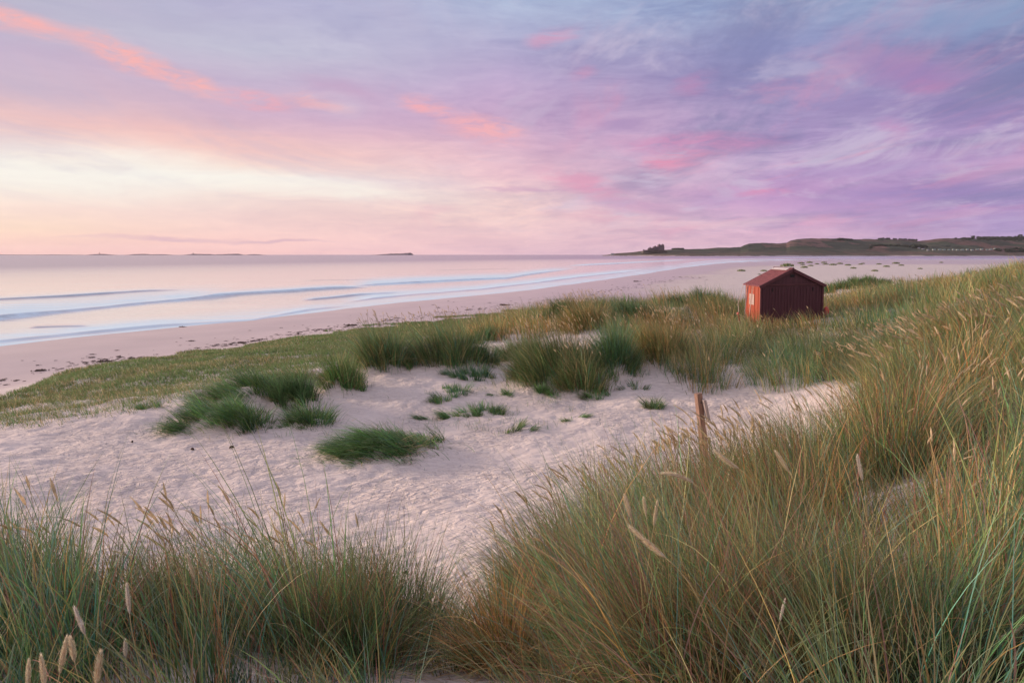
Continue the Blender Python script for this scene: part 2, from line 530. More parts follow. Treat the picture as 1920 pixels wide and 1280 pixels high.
def build_tussock(d, k):
    rng = np.random.default_rng(100 + k)
    n = d['n']; x0 = xof(d['px'], d['Y'], d.get('z', -3.4)); y0 = d['Y']
    # sub-clumps give an uneven crown
    ns = max(5, int(n / 60))
    ca = rng.uniform(0, 6.283, ns); cr = np.sqrt(rng.uniform(0, 1, ns)) * (.72 + .62 * vnoise(np.cos(ca) * 1.6 + k * 7.1, np.sin(ca) * 1.6 + 5, 401))
    stray = rng.uniform(0, 1, ns) < .10; cr = np.where(stray, cr + rng.uniform(.15, .5, ns), cr)
    cu, cv = cr * np.cos(ca), cr * np.sin(ca)
    chh = rng.uniform(.5, 1.25, ns) * np.where(stray, .55, 1); cla = rng.uniform(0, 6.28, ns); clm = rng.uniform(0, .35, ns)
    ci = rng.integers(0, ns, n)
    spread = max(.05, .16 * min(d['rx'], d['ry']))
    u = cu[ci] * d['rx'] + rng.normal(0, spread, n); v = cv[ci] * d['ry'] + rng.normal(0, spread, n)
    c, s = math.cos(d['rot']), math.sin(d['rot'])
    X = x0 + u * c - v * s; Yy = y0 + u * s + v * c
    Z = ground(X, Yy, False) - .02
    uu, vv = u / d['rx'], v / d['ry']
    rad = np.clip(np.hypot(uu, vv), 0, 1.3)
    out_az = np.arctan2(u * s + v * c, u * c - v * s)
    wd = WIND if d['wind'] is None else d['wind']
    fx = d['fan'] * rad * np.cos(out_az) + d['lean'] * math.cos(wd) + (np.cos(cla) * clm)[ci] + rng.normal(0, .17, n)
    fy = d['fan'] * rad * np.sin(out_az) + d['lean'] * math.sin(wd) + (np.sin(cla) * clm)[ci] + rng.normal(0, .17, n)
    az = np.arctan2(fy, fx); mag = np.hypot(fx, fy)
    hh = d['h'] * chh[ci] * rng.uniform(.45, 1.1, n) * (1 - .22 * np.clip(rad, 0, 1) ** 2)
    th0 = mag * .5 + d['low'] * .8; th1 = mag * 1.1 + rng.uniform(.1, .9, n) + d['low'] * .9
    th0 = np.clip(th0, 0, 1.35); th1 = np.clip(th1, 0, 1.9)
    col = pick_colors(n, d['mixd'], rng) * (.65 + .8 * rng.uniform(0, 1, ns)[ci])[:, None]
    w = d['width'] * rng.uniform(.7, 1.3, n)
    # dead straw collapsed round the foot, and stray shoots
    dead = rng.uniform(0, 1, n) < .13
    az = np.where(dead, out_az + rng.normal(0, .5, n), az)
    th0 = np.where(dead, rng.uniform(.85, 1.35, n), th0); th1 = np.where(dead, rng.uniform(1.4, 1.75, n), th1); hh = np.where(dead, hh * .75, hh)
    col = np.where(dead[:, None], pick_colors(n, dict(straw=3, pale=1, red=.8), rng), col)
    if d['Y'] > 12 and d['n'] > 1500:
        st = rng.uniform(0, 1, n) < .035
        kx = 1.1 + rng.exponential(.28, n)
        X = np.where(st, x0 + (X - x0) / np.maximum(rad, .3) * kx, X); Yy = np.where(st, y0 + (Yy - y0) / np.maximum(rad, .3) * kx, Yy)
        Z = np.where(st, ground(X, Yy, False) - .02, Z); hh = np.where(st, hh * .55, hh)
    pz = float(ground(np.array([x0]), np.array([y0]), False)[0])
    root = thing(d['name'], (x0, y0, pz), d['label'], 'grass tuft', d['group'])
    emit('blades', [blades(np.c_[X, Yy, Z], hh, w, az, th0, th1, col, d['segs'], rng, d['tipc'])], M_GRASS, root, (x0, y0, pz))
    if d['nheads']:
        m = d['nheads']; j = rng.choice(n, m)
        a2 = WIND + rng.normal(0, .9, m)
        near = d['Y'] < 5
        emit('seed_heads', [heads(np.c_[X[j], Yy[j], Z[j]], d['h'] * rng.uniform(.9, 1.18, m), a2, rng.uniform(0, .2, m), rng.uniform(.15, .75, m), rng,
              d['headlen'], .0065 if near else .011, near, stemw=.0015 if near else .003)], M_HEAD, root, (x0, y0, pz))
    return root

G_green = dict(vivid=5, green=4, blue=2, olive=1)
G_olive = dict(green=5, olive=4.2, straw=1.5, blue=2.4, dark=.5)
G_gold = dict(green=2.5, olive=4, straw=3, amber=1)
G_red = dict(green=3.2, olive=2.0, red=3.8, straw=1.2, amber=.9, blue=1.6)
G_left = dict(green=4.5, blue=4.2, olive=2.0, straw=.9, red=1, amber=.3)

grp = 'marram tussocks standing on the open sand'
#        px   Y    rx   ry   h    n
tussock(400,14.7,.72,.50,.44,3200,G_green,'low bright green tuft combed leftwards at the left end of the leftmost grass bank',rot=.2,low=.45,lean=.5,bump=.18,group=grp)
tussock(455,14.4,.42,.42,.42,2600,G_green,'low bushy green tuft left of the small bare sand hollow, foot on the sand',rot=.2,low=.35,lean=.45,bump=.15,group=grp)
tussock(470,16.6,1.05,.55,.50,4600,G_green,'green crest of combed grass along the top of the leftmost grass bank',rot=.35,low=.40,lean=.5,bump=.30,group=grp)
tussock(528,15.9,.20,.22,.52,1100,dict(dark=4,green=4,vivid=1),'narrow upright dark green tuft right beside the small bare sand hollow',bump=.10,lean=.15,group=grp)
tussock(562,16.3,.36,.30,.55,2200,dict(dark=5,green=4),'darkest upright green tuft, between the sand hollow and the rounded tuft on the ridge',bump=.22,lean=.2,group=grp)
tussock(585,14.8,.48,.36,.40,2400,G_green,'low spreading fresh green tuft at the foot of the darkest tuft',low=.35,lean=.1,bump=.10,group=grp)
tussock(633,18.1,.46,.40,.66,3000,dict(green=4,vivid=2,olive=3,straw=1),'rounded green and gold tuft at the right end of the left grass bank',bump=.25,lean=.3,group=grp)
tussock(657,18.0,.28,.22,.34,700,G_green,'small sparse green skirt of grass at the right foot of the rounded tuft',low=.2,group=grp)
tussock(545,19.6,1.1,.3,.34,2600,dict(green=3,olive=4,straw=2),'short olive grass fringe behind the darkest tuft',rot=.2,low=.25,lean=.3,bump=.10,group=grp)
tussock(712,20.9,.72,.50,.86,5200,G_olive,'tall bushy olive tuft, left of the pair on the ridge behind the open sand',bump=.28,nheads=30,group=grp)
tussock(676,22.3,.35,.3,.5,1300,G_olive,'small olive tuft leaning against the left side of the tall bushy tuft',bump=.1,group=grp)
tussock(838,21.3,1.05,.6,.86,8000,G_olive,'widest tall olive tuft with pale seed heads, right of the ridge pair',bump=.32,nheads=70,group=grp)
tussock(905,21.6,.40,.32,.5,1600,dict(green=4,blue=3,olive=2),'short green shoulder of grass on the right flank of the widest ridge tuft',bump=.1,group=grp)
tussock(880,19.8,.65,.3,.36,1500,dict(green=4,blue=4,vivid=2),'loose blue green shoots along the sandy foot of the ridge',low=.15,rot=.0,group=grp)
tussock(772,20.7,.25,.2,.3,500,G_green,'little green sprout between the two big ridge tufts',group=grp)
tussock(1035,18.6,1.0,.55,.86,8500,dict(green=4, olive=3.6, straw=1.4, blue=1.4, dark=1),'big golden green tuft in the middle of the open sand',bump=.35,nheads=90,lean=.3,group=grp)
tussock(1085,17.6,.45,.35,.66,3200,dict(green=4, olive=3.8, straw=1.8, blue=1),'golden tuft bulging from the front of the big middle tuft',bump=.18,nheads=20,group=grp)
tussock(1142,19.3,.62,.5,.80,5600,dict(green=5,blue=3,olive=2),'dark blue green tuft joined to the right side of the big middle tuft',bump=.3,nheads=15,group=grp)
tussock(975,22.6,.75,.4,.52,3600,dict(green=4,olive=3,straw=1,dark=1),'low rounded tuft behind and left of the big middle tuft',bump=.15,nheads=12,group=grp)
tussock(1232,20.4,.75,.55,.76,5200,dict(straw=3,olive=4,amber=1.5,green=2),'straw coloured tuft at the right edge of the open sand beside the shed dune',bump=.25,nheads=60,group=grp)
tussock(715,12.25,.80,.50,.46,7500,dict(vivid=6,green=4,blue=1.5),'dense low green tuft combed flat to the left, nearest tuft on the open sand',low=.62,lean=.7,rot=.30,bump=.16,fan=.35,group=grp)
tussock(790,13.2,.38,.26,.34,1500,G_green,'thin right hand tail of the nearest low green tuft',low=.55,lean=.6,rot=.3,fan=.3,group=grp)
tussock(872,15.6,.85,.22,.30,1900,G_green,'long low streak of green grass right behind the nearest green tuft',low=.45,lean=.5,rot=.15,group=grp)
tussock(842,17.6,.50,.35,.30,750,dict(vivid=4,blue=3),'thin patch of short green shoots in front of the ridge tufts',low=.25,group=grp)
tussock(818,16.9,.28,.16,.26,350,G_green,'little green fringe in front of the thin patch of shoots',low=.35,group=grp)
tussock(942,17.4,.30,.14,.26,420,G_green,'small flat green tuft left of the dark sprigs before the big tuft',low=.5,lean=.5,group=grp)
tussock(1008,17.3,.22,.14,.30,520,dict(dark=4,green=4,vivid=2),'small dark green sprig at the front foot of the big middle tuft',low=.4,lean=.5,group=grp)
tussock(1036,17.0,.14,.10,.22,200,G_green,'tiny green sprig just right of the small dark sprig',low=.5,group=grp)
tussock(1128,17.0,.32,.16,.26,320,G_green,'sparse green wisps right of the golden tuft on the sand',low=.3,rot=.4,group=grp)
tussock(1187,17.4,.30,.22,.26,260,dict(blue=4,olive=3),'thin greyish wisps between golden tuft and the small lone tuft',low=.3,group=grp)
tussock(1232,15.4,.26,.14,.30,480,dict(dark=3,green=4,olive=2),'small lone dark green tuft on sand up left of the wooden post',low=.5,lean=.2,wind=0.2,group=grp)
tussock(1080,14.6,.22,.09,.18,260,G_green,'tiny flat green tuft alone amid the rippled sand',low=.6,wind=0.3,group=grp)
tussock(955,13.9,.45,.22,.24,330,dict(green=4,olive=3),'scattered thin green shoots right of the nearest low green tuft',low=.4,wind=.3,group=grp)
tussock(287,16.0,.26,.12,.24,320,G_green,'tiny green tuft on sand left of the leftmost grass bank',low=.5,group=grp)
tussock(322,14.2,.20,.10,.18,170,G_green,'tiny pale wisp of grass on sand below the leftmost grass bank',low=.5,group=grp)
tussock(1098,26.5,.85,.6,.75,4800,dict(straw=4,olive=3,amber=1.2,green=1.5),'pale straw tuft with rosy heads behind the big middle tuft',bump=.25,nheads=80,group=grp,width=.009)
tussock(1185,27.0,.75,.5,.62,3600,dict(dark=4,green=4,blue=2),'round dark green tuft right of the pale straw tuft',bump=.2,group=grp,width=.009)
tussock(1058,31.5,.9,.5,.62,3000,dict(dark=3,green=4,olive=2),'dark tuft on the dune crest left of the rosy straw tuft',bump=.2,group=grp,width=.01,segs=3)
tussock(1310,36,1.5,.6,.70,4000,dict(dark=3,green=5,blue=2),'wide dark green tuft on the crest left of the red shed',bump=.2,group=grp,width=.012,segs=3)
tussock(1576,56,3.6,1.1,.62,5200,dict(dark=4,green=4,olive=2),'low dark green dune tuft on the beach edge behind the right corner of the shed',bump=.5,group=grp,width=.022,segs=3)
tussock(905,27.0,.45,.3,.62,1500,dict(dark=5,green=4),'small dark upright tuft on the grassy strip right of the ridge pair',group=grp,width=.009)

grpf = 'marram clumps in the foreground'
tussock(1345,7.3,.55,.32,.86,3400,G_gold,'loose golden clump of tall stalks in front of the wooden post',lean=.2,nheads=70,width=.0058,segs=5,group=grpf,fan=.4,name='marram_clump')
tussock(1170,6.4,.40,.30,.70,2200,G_gold,'golden fringe clump on the sandy upper edge of the right foreground bank',lean=.25,nheads=35,width=.0055,segs=5,group=grpf,fan=.4,name='marram_clump')
tussock(735,3.55,.34,.20,.74,2600,dict(green=5,olive=2,blue=2,red=1,amber=.5),'upright dark green clump at the right end of the left foreground bank',lean=.05,nheads=0,width=.0040,segs=7,group=grpf,fan=.35,name='marram_clump')
tussock(945,3.05,.17,.14,.60,2200,dict(amber=6,olive=2,green=1.6,red=1.5),'amber orange clump at bottom centre, just right of the sandy gap',lean=.1,nheads=0,width=.0035,segs=7,group=grpf,fan=.8,name='marram_clump')
tussock(850,3.15,.26,.16,.36,520,dict(green=3,straw=2,olive=2,blue=1.5),'thin sprawling grass tuft half closing the sandy gap at bottom centre',lean=.1,nheads=0,width=.0034,segs=7,group=grpf,fan=.9,name='marram_clump')
tussock(800,4.3,.24,.16,.42,420,dict(green=3,olive=2,blue=2),'loose small tuft on sand behind the upright dark green clump',lean=.1,nheads=0,width=.0038,segs=6,group=grpf,fan=.8,name='marram_clump')
tussock(1330,2.35,.42,.26,.86,5200,dict(red=4.2,green=3,olive=2.4,straw=1.2,amber=1.6,blue=.6),'biggest reddish brown clump leaning left across the right foreground',lean=.35,nheads=0,width=.0036,segs=8,group=grpf,fan=.35,name='marram_clump')
tussock(1640,2.35,.36,.25,.78,4200,dict(green=5,olive=3,blue=2.4,red=1.6,straw=1.2,amber=.6),'green olive clump fanning out right of the big reddish clump',lean=.05,nheads=0,width=.0036,segs=8,group=grpf,fan=.4,name='marram_clump')
tussock(620,3.0,.30,.18,.66,2400,dict(green=4,olive=3,red=2,amber=1,blue=1.4),'mixed green and brown clump behind the small sandy patch at bottom left',lean=.12,nheads=0,width=.0038,segs=7,group=grpf,fan=.45,name='marram_clump')
tussock(1020,4.4,.34,.22,.70,2600,dict(green=5,olive=3,red=2,blue=2),'dark clump beside the sand at the left tip of the right foreground bank',lean=.25,nheads=5,width=.0045,segs=6,group=grpf,fan=.4,name='marram_clump')

for k, d in enumerate(TUSS):
    if d['group'] == grp:
        d['n'] = int(d['n'] * .72); d['width'] *= 1.3; d['tipc'] = .2
        d['h'] *= 1.5; d['ry'] *= 1.25; d['rx'] *= 1.10; d['width'] *= 1.4; d['h'] *= 1.05; d['n'] = int(d['n'] * 1.0)
    if d['Y'] < 6: d['z'] = -2.0
    elif d['Y'] < 8: d['z'] = -2.8
    if 1300 < d['px'] < 1320: d['z'] = -3.0

# ------------------------------------------------------------------ ground sheet
def build_ground():
    az = np.concatenate([np.linspace(-180, -84, 24, endpoint=False), np.linspace(-84, -44, 80, endpoint=False),
                         np.linspace(-44, 44, 860, endpoint=False), np.linspace(44, 84, 80, endpoint=False), np.linspace(84, 180, 24, endpoint=False)])
    az = np.radians(az)
    r = np.concatenate([np.geomspace(.25, 2.5, 60, endpoint=False), np.geomspace(2.5, 30, 640, endpoint=False),
                        np.geomspace(30, 120, 170, endpoint=False), np.geomspace(120, 3000, 150)])
    A, Rr = np.meshgrid(az, r)
    X = Rr * np.sin(A); Y = Rr * np.cos(A)
    Z = ground(X, Y)
    X = np.append(X.ravel(), 0); Y = np.append(Y.ravel(), 0)
    Z = Z.ravel(); Z = np.append(Z, Z[:len(az)].mean())
    na, nr = len(az), len(r)
    i = np.arange(nr - 1)[:, None] * na; j = np.arange(na)[None, :]; j2 = (j + 1) % na
    Q = np.stack([i + j, i + j2, i + na + j2, i + na + j], -1).reshape(-1, 4)[:, ::-1]
    T = np.stack([np.full(na, na * nr), (np.arange(na) + 1) % na, np.arange(na)], -1)[:, ::-1]
    d, _ = polydist(X, Y, SHORE)
    sea = pip(X, Y, SEA_POLY)
    rr = np.hypot(X, Y)
    nz = fbm(X / 9, Y / 9, 61, 3)
    wl, wt = polydist(X, Y, WRACK)
    onb = (~sea) & (Z < 2.2)
    wet = np.where(sea, 1, 1 - sstep(.72, .98, Z + (nz - .5) * .25 + .25 * sstep(200, 600, rr)))
    wr = np.exp(-(wl / (2.6 + rr * .03)) ** 2) * onb + .35 * sstep(.8, 1.3, Z) * onb
    dune = sstep(1.4, 2.4, Z)
    return mesh_np('sand', np.c_[X, Y, Z], Q, T, sand_material(), {'wet': wet, 'wrack': np.clip(wr, 0, 1), 'dune': dune}, smooth=True)

WRACK_PX = [(-90, 715), (72, 682), (120, 676), (190, 666), (280, 655), (375, 642), (452, 634), (520, 625), (600, 611), (655, 603), (725, 593),
            (800, 583), (940, 567), (1003, 561), (1062, 555), (1130, 544), (1184, 535), (1239, 525), (1293, 517)]
def on_plane(px, py, z):
    a, b = px - 960.0, 640.0 - py
    ry = F * cp + b * sp; rz = -F * sp + b * cp
    Y = (z - H) * ry / rz
    return (a * Y / ry, Y)
WRACK = [on_plane(px, py, 1.05) for px, py in WRACK_PX]

gr = build_ground(); tag(gr, kind='structure')
tag(gr, 'pale pink beach sand with footprints, dunes and a smooth damp shore', None)

# ------------------------------------------------------------------ sea
def px_path(pts): return [on_sea(*p) for p in pts]
def polar_path(P):
    return [(math.atan2(x, y), math.log(math.hypot(x, y))) for x, y in P]
# waves: path of crest in photo pixels, height m, half width (in log r), foam behind, foam width, foam amount, teal painted on the less reflective face
WAVES = [
 ([(-250,574),(0,562),(120,556),(280,546),(360,543)], .30, .014, .6, .07, 1.0),
 ([(-250,628),(0,597),(100,587),(200,577),(350,562),(450,553)], .38, .018, 1.15, .22, .9),
 ([(350,562),(450,552),(540,547),(625,541),(700,539)], .42, .015, 1.1, .10, 1.0),
 ([(560,564),(620,559),(675,553),(760,548)], .22, .012, .7, .06, .8),
 ([(640,538),(720,533),(820,528),(950,522),(1090,503)], .36, .013, 1.15, .20, .9),
 ([(620,572),(700,560),(800,551),(900,543),(1000,531),(1063,523),(1160,512),(1244,503)], .22, .02, 1.15, .15, .5),
 ([(-200,655),(0,640),(150,625),(300,611),(475,600),(575,582),(680,570)], .18, .02, 1.0, .09, .6),
 ([(50,614),(110,612),(170,611)], .10, .012, .1, .02, .7),
 ([(1060,500),(1157,495),(1240,490.5),(1300,487.5)], .5, .022, 1.0, .14, .8),
 ([(1244,503),(1300,493),(1380,486.5),(1500,483.5),(1700,483)], .3, .03, .9, .08, .2),
 ([(1380,481),(1560,480.8),(1760,480.6),(2000,480.5)], .5, .04, .7, .12, .3),
 ([(800,507),(900,505),(980,503)], .15, .012, .0, .02, .6),
 ([(560,526),(640,525),(720,524)], .12, .010, .0, .02, .4),
]
def build_sea():
    az = np.radians(np.concatenate([np.linspace(-150, -60, 60, endpoint=False), np.linspace(-60, 60, 1000, endpoint=False), np.linspace(60, 110, 40)]))
    r = np.concatenate([np.geomspace(14, 45, 60, endpoint=False), np.geomspace(45, 420, 520, endpoint=False), np.geomspace(420, 14500, 170)])
    A, Rr = np.meshgrid(az, r)
    L = np.log(Rr)
    X = Rr * np.sin(A); Y = Rr * np.cos(A)
    Z = np.zeros_like(X); foam = np.zeros_like(X); face_dark = np.zeros_like(X)
    wob = (fbm(X / 30, Y / 30, 71, 3) - .5)
    for pts, hgt, hw, fo, fw, tl in WAVES:
        P = polar_path(px_path(pts))
        az0 = np.array([p[0] for p in P]); l0 = np.array([p[1] for p in P])
        o = np.argsort(az0)
        lc = np.interp(A, az0[o], l0[o]) + wob * .012
        v = (L - lc) / hw
        t = (A - az0.min()) / (az0.max() - az0.min())
        env = sstep(-.02, .18, t) * (1 - sstep(.80, 1.02, t))
        env = env * (.45 + .9 * fbm(A * 14 + hgt * 37, np.zeros_like(A) + hw * 91, 73, 2))
        # steep face towards the land, long back
        prof = np.where(v < 0, np.exp(-(v / .55) ** 2), np.exp(-(v / 1.8) ** 2))
        Z += hgt * env * prof
        face_dark = np.maximum(face_dark, env * tl * np.exp(-((v + .35) / .6) ** 2))
        q = (L - lc) / fw
        fm = np.where(q < 0, np.exp(-(q / .10) ** 2), np.exp(-(q / .95) ** 2))
        fm2 = 1.25 * fm * (.45 + .55 * (1 - np.exp(-((v + .3) / .7) ** 2)))
        foam = np.maximum(foam, fo * env * fm2)
    d, _ = polydist(X, Y, SHORE)
    edge = np.exp(-((d - 0.6) / (1.0 + Rr * .004)) ** 2) * .75
    wash = np.exp(-(d / (6 + Rr * .03)) ** 2) * (.35 + .8 * fbm(X / 6, Y / 22, 75, 3))
    foam = np.clip(np.maximum(np.maximum(foam, edge), wash * .8), 0, 1)
    Z += 0.05 * (fbm(X / 7, Y / 18, 77, 3) - .5) * np.clip(Rr / 60, 0, 2)
    na, nr = len(az), len(r)
    i = np.arange(nr - 1)[:, None] * na; j = np.arange(na - 1)[None, :]
    Q = np.stack([i + j, i + j + 1, i + na + j + 1, i + na + j], -1).reshape(-1, 4)[:, ::-1]
    return mesh_np('sea', np.c_[X.ravel(), Y.ravel(), Z.ravel()], Q, None, sea_material(), {'foam': foam.ravel(), 'face_dark': face_dark.ravel(), 'offshore': sstep(60, 420, d).ravel()}, smooth=True)
sea = build_sea(); tag(sea, kind='structure')

# ------------------------------------------------------------------ grass fields
RG = [(1000,1.2),(1010,2.6),(1000,3.5),(985,4.4),(1060,5.4),(1200,6.6),(1300,7.4),(1480,7.9),(1590,8.8),(1650,11),(1625,13.5),(1590,15),(1450,15.8),
      (1300,16.6),(1270,18.3),(1190,21),(1040,24),(950,26),(870,29),(850,34),(920,42),(1000,50),(1150,58),(1330,58),(1420,50),(1560,80),(2600,120),(2600,1.2)]
RL = [(-700,1.2),(-700,4.9),(200,4.7),(480,4.8),(660,4.5),(735,3.8),(740,3.1),(700,2.5),(660,1.2)]

def field(name, region, bands, rng, mixf, hf, label, leanf, headf=None, zguess=-2.5, mat=M_GRASS, azr=(-.9, .98)):
    parts = []; hp = []
    for (r0, r1, cd, per, w, segs) in bands:
        area = (azr[1] - azr[0]) * (r1 * r1 - r0 * r0) / 2
        nc = int(area * cd)
        a = rng.uniform(azr[0], azr[1], nc); r = np.sqrt(rng.uniform(r0 * r0, r1 * r1, nc))
        x = r * np.sin(a); y = r * np.cos(a)
        z = ground(x, y, False)
        zz = z - H; d = y * cp - zz * sp
        px = 960 + F * x / d
        keep = region(px, y, x, rng) & (px > -330) & (px < 2250)
        x, y, z, px = x[keep], y[keep], z[keep], px[keep]
        nc = len(x)
        if nc == 0: continue
        sp_ = (.70 if r0 < 4.5 else .95) if r0 < 7 else (1.5 if r0 < 14 else 2.0)
        gx, gy = np.floor(x / sp_), np.floor(y / sp_); bd = np.full(nc, 9e9); bx_ = np.zeros(nc); by_ = np.zeros(nc); bh_ = np.zeros(nc)
        for ix in (-1, 0, 1):
            for iy in (-1, 0, 1):
                qx = (gx + ix + .15 + .7 * hash2(gx + ix, gy + iy, 301)) * sp_; qy = (gy + iy + .15 + .7 * hash2(gx + ix, gy + iy, 302)) * sp_
                dd = np.hypot(x - qx, y - qy); mm = dd < bd
                bd = np.where(mm, dd, bd); bx_ = np.where(mm, x - qx, bx_); by_ = np.where(mm, y - qy, by_); bh_ = np.where(mm, hash2(gx + ix, gy + iy, 303), bh_)
        rd_ = np.clip(bd / (sp_ * .6), 0, 1.2)
        kk = rng.uniform(0, 1, nc) < 1.12 - (.68 if r0 < 7 else .36) * rd_ ** 2
        x, y, z, px, bx_, by_, bh_, rd_, bd = [q[kk] for q in (x, y, z, px, bx_, by_, bh_, rd_, bd)]; nc = len(x)
        tint = rng.uniform(.82, 1.18, nc) * (.62 + .78 * bh_); ch = rng.uniform(.75, 1.2, nc); ca = rng.uniform(0, 6.28, nc); cm = rng.uniform(0, .22, nc)
        ci = np.repeat(np.arange(nc), per); n = len(ci)
        sig = .045 + .006 * math.sqrt(r0 * r1)
        X = x[ci] + rng.normal(0, sig, n); Y = y[ci] + rng.normal(0, sig, n); Z = ground(X, Y, False) - .02
        dome = (1.20 - .66 * rd_ ** 2) * (.74 + .50 * bh_)
        h = hf(px, y, x, rng)[ci] * (ch * dome)[ci] * np.where(rng.uniform(0, 1, n) < .30, rng.uniform(.25, .6, n), rng.uniform(.70, 1.08, n))
        la, lm = leanf(px, y, x, rng)
        ox = X - x[ci]; oy = Y - y[ci]
        fx = np.cos(la)[ci] * lm[ci] + (bx_ / (bd + 1e-6) * rd_ * .42)[ci] + ox / sig * .10 + np.cos(ca)[ci] * cm[ci] + rng.normal(0, .16, n)
        fy = np.sin(la)[ci] * lm[ci] + (by_ / (bd + 1e-6) * rd_ * .42)[ci] + oy / sig * .10 + np.sin(ca)[ci] * cm[ci] + rng.normal(0, .16, n)
        az = np.arctan2(fy, fx); mg = np.hypot(fx, fy)
        hs = (hash2(np.floor(bh_ * 9973), np.floor(bh_ * 77), 305) - .5)
        col = np.clip(mixf(px[ci], Y, X, n, rng) * tint[ci][:, None] * np.c_[1 + .5 * hs, 1 - .12 * hs, 1 - .35 * hs][ci], .008, .85)
        parts.append(blades(np.c_[X, Y, Z], h, w * np.exp(rng.normal(-.06, .28, n)), az, np.clip(mg * .55, 0, 1.2), np.clip(mg * 1.15 + rng.uniform(.05, .8, n), 0, 1.8), col, segs, rng, .34))
        if headf is not None:
            prob, ln, rd, near = headf(px, y, x, rng)
            k = rng.uniform(0, 1, nc) < prob
            m = int(k.sum())
            if m:
                hx, hy, hz = x[k], y[k], z[k]
                hh = hf(px, y, x, rng)[k] * rng.uniform(.88, 1.06, m)
                hp.append(heads(np.c_[hx, hy, hz], hh, la[k] + rng.normal(0, .5, m), rng.uniform(0, .25, m), np.clip(lm[k] + rng.uniform(.1, .8, m), 0, 1.5), rng,
                                ln, rd if r0 > 5 else .0066, near and r0 < 6, stemw=max(.0014, .00022 * r0)))
    o = emit(name, parts, mat)
    tag(o, label, 'grass', kind='stuff')
    if hp: emit('seed_heads', hp, M_HEAD, parent=o)
    return o

def colmix(mixes, weightf):
    def f(px, Y, X, n, rng):
        out = np.zeros((n, 3)); W = weightf(px, Y, X)
        idx = (rng.uniform(0, 1, n)[:, None] > np.cumsum(W, 1)[:, :-1]).sum(1)
        for k, mx in enumerate(mixes):
            m = idx == k
            if m.any(): out[m] = pick_colors(int(m.sum()), mx, rng)
        return out
    return f

# left foreground bank
def reg_left(px, y, x, rng):
    m = pip(px, y, RL)
    hole = ((px - 625) / 70) ** 2 + ((y - 2.85) / .16) ** 2 < 1
    hole |= ((px - 520) / 60) ** 2 + ((y - 2.8) / .12) ** 2 < 1
    return m & ~hole & (fbm(x / .5, y / .5, 83, 2) > .25)
field('marram_grass', reg_left, [(1.5, 3.0, 56, 38, .0044, 7), (3.0, 5.2, 84, 38, .0050, 6)], np.random.default_rng(1),
      colmix([G_left, G_red], lambda px, Y, X: (lambda t: np.c_[1 - t, t])(np.clip(.15 + .35 * (fbm(X / .6, Y / .6, 85, 2) - .3), 0, .6))),
      lambda px, y, x, rng: .61 + .20 * fbm(x / .45, y / .45, 87, 2) - .12 * (y < 2.6),
      'blue green marram grass with thin seed heads filling the lower left foreground',
      lambda px, y, x, rng: (np.full(len(x), WIND) + rng.normal(0, .8, len(x)), .10 + .15 * rng.uniform(0, 1, len(x))),
      lambda px, y, x, rng: (np.where(y > 3.1, .45, np.where(y > 2.6, .04, 0)), .11, .0065, False), azr=(-.95, 0.0))

# right foreground bank up to the hollow
def reg_rf(px, y, x, rng): return pip(px, y, RG) & (y <= 8.0) & ((fbm(x / .6, y / .6, 88, 2) > .22) | (y > 3.5))
field('marram_grass', reg_rf, [(1.55, 3.0, 50, 36, .0044, 8), (3.0, 5.0, 60, 38, .0050, 6), (5.0, 11.2, 48, 36, .0062, 5)], np.random.default_rng(2),
      colmix([G_left, G_red, G_gold], lambda px, Y, X: (lambda t, g: np.c_[1 - t - g, t, g])(np.clip(.72 - np.abs(px - 1330) / 1500 + .5 * (fbm(X / .7, Y / .7, 89, 2) - .5) - .12, .1, .62), np.full(len(X), .18))),
      lambda px, y, x, rng: .64 + .24 * fbm(x / .5, y / .5, 91, 2) + .14 * sstep(4.2, 6, y) - .34 * np.exp(-((px - 1720) / 170) ** 2 - ((y - 4.1) / .9) ** 2) - .25 * np.exp(-((px - 1500) / 60) ** 2 - ((y - 3.2) / .9) ** 2),
      'reddish and green marram grass leaning left, filling the lower right foreground',
      lambda px, y, x, rng: (np.where(px > 1700, .3, WIND) + rng.normal(0, .5, len(x)), .18 + .22 * rng.uniform(0, 1, len(x)) - .1 * (px > 1650)),
      lambda px, y, x, rng: (np.where(y > 4.6, .45, np.where(y > 3.2, .03, 0)), .12, .0070, False), azr=(-.15, .95))

# big slope on the right
def reg_slope(px, y, x, rng): return pip(px, y, RG) & (y > 7.9) & ((px > 1560) | (y < 14)) & (y < 20) & (px > 1480)
field('marram_grass', reg_slope, [(7.8, 12, 34, 34, .0075, 5), (12, 22.5, 18, 34, .0105, 4)], np.random.default_rng(3),
      colmix([G_olive, G_red, G_left], lambda px, Y, X: (lambda t: np.c_[.62 - t, t, np.full(len(X), .38)])(np.clip(.3 + .7 * (fbm(X / 1.6, Y / 1.6, 93, 3) - .5), 0, .6))),
      lambda px, y, x, rng: .66 + .28 * fbm(x / 1.3, y / 1.3, 95, 2),
      'dense marram grass with many pale seed heads covering the steep dune slope at right',
      lambda px, y, x, rng: (np.full(len(x), WIND) + .8 * (fbm(x / 3, y / 3, 97, 2) - .5) * 2 + rng.normal(0, .35, len(x)), .35 + .3 * rng.uniform(0, 1, len(x))),
      lambda px, y, x, rng: (np.where(px < 1800, .46, .22) * (.3 + 1.4 * fbm(x / 1.5, y / 1.5, 99, 2)), .14, .013, False), azr=(.2, .95))

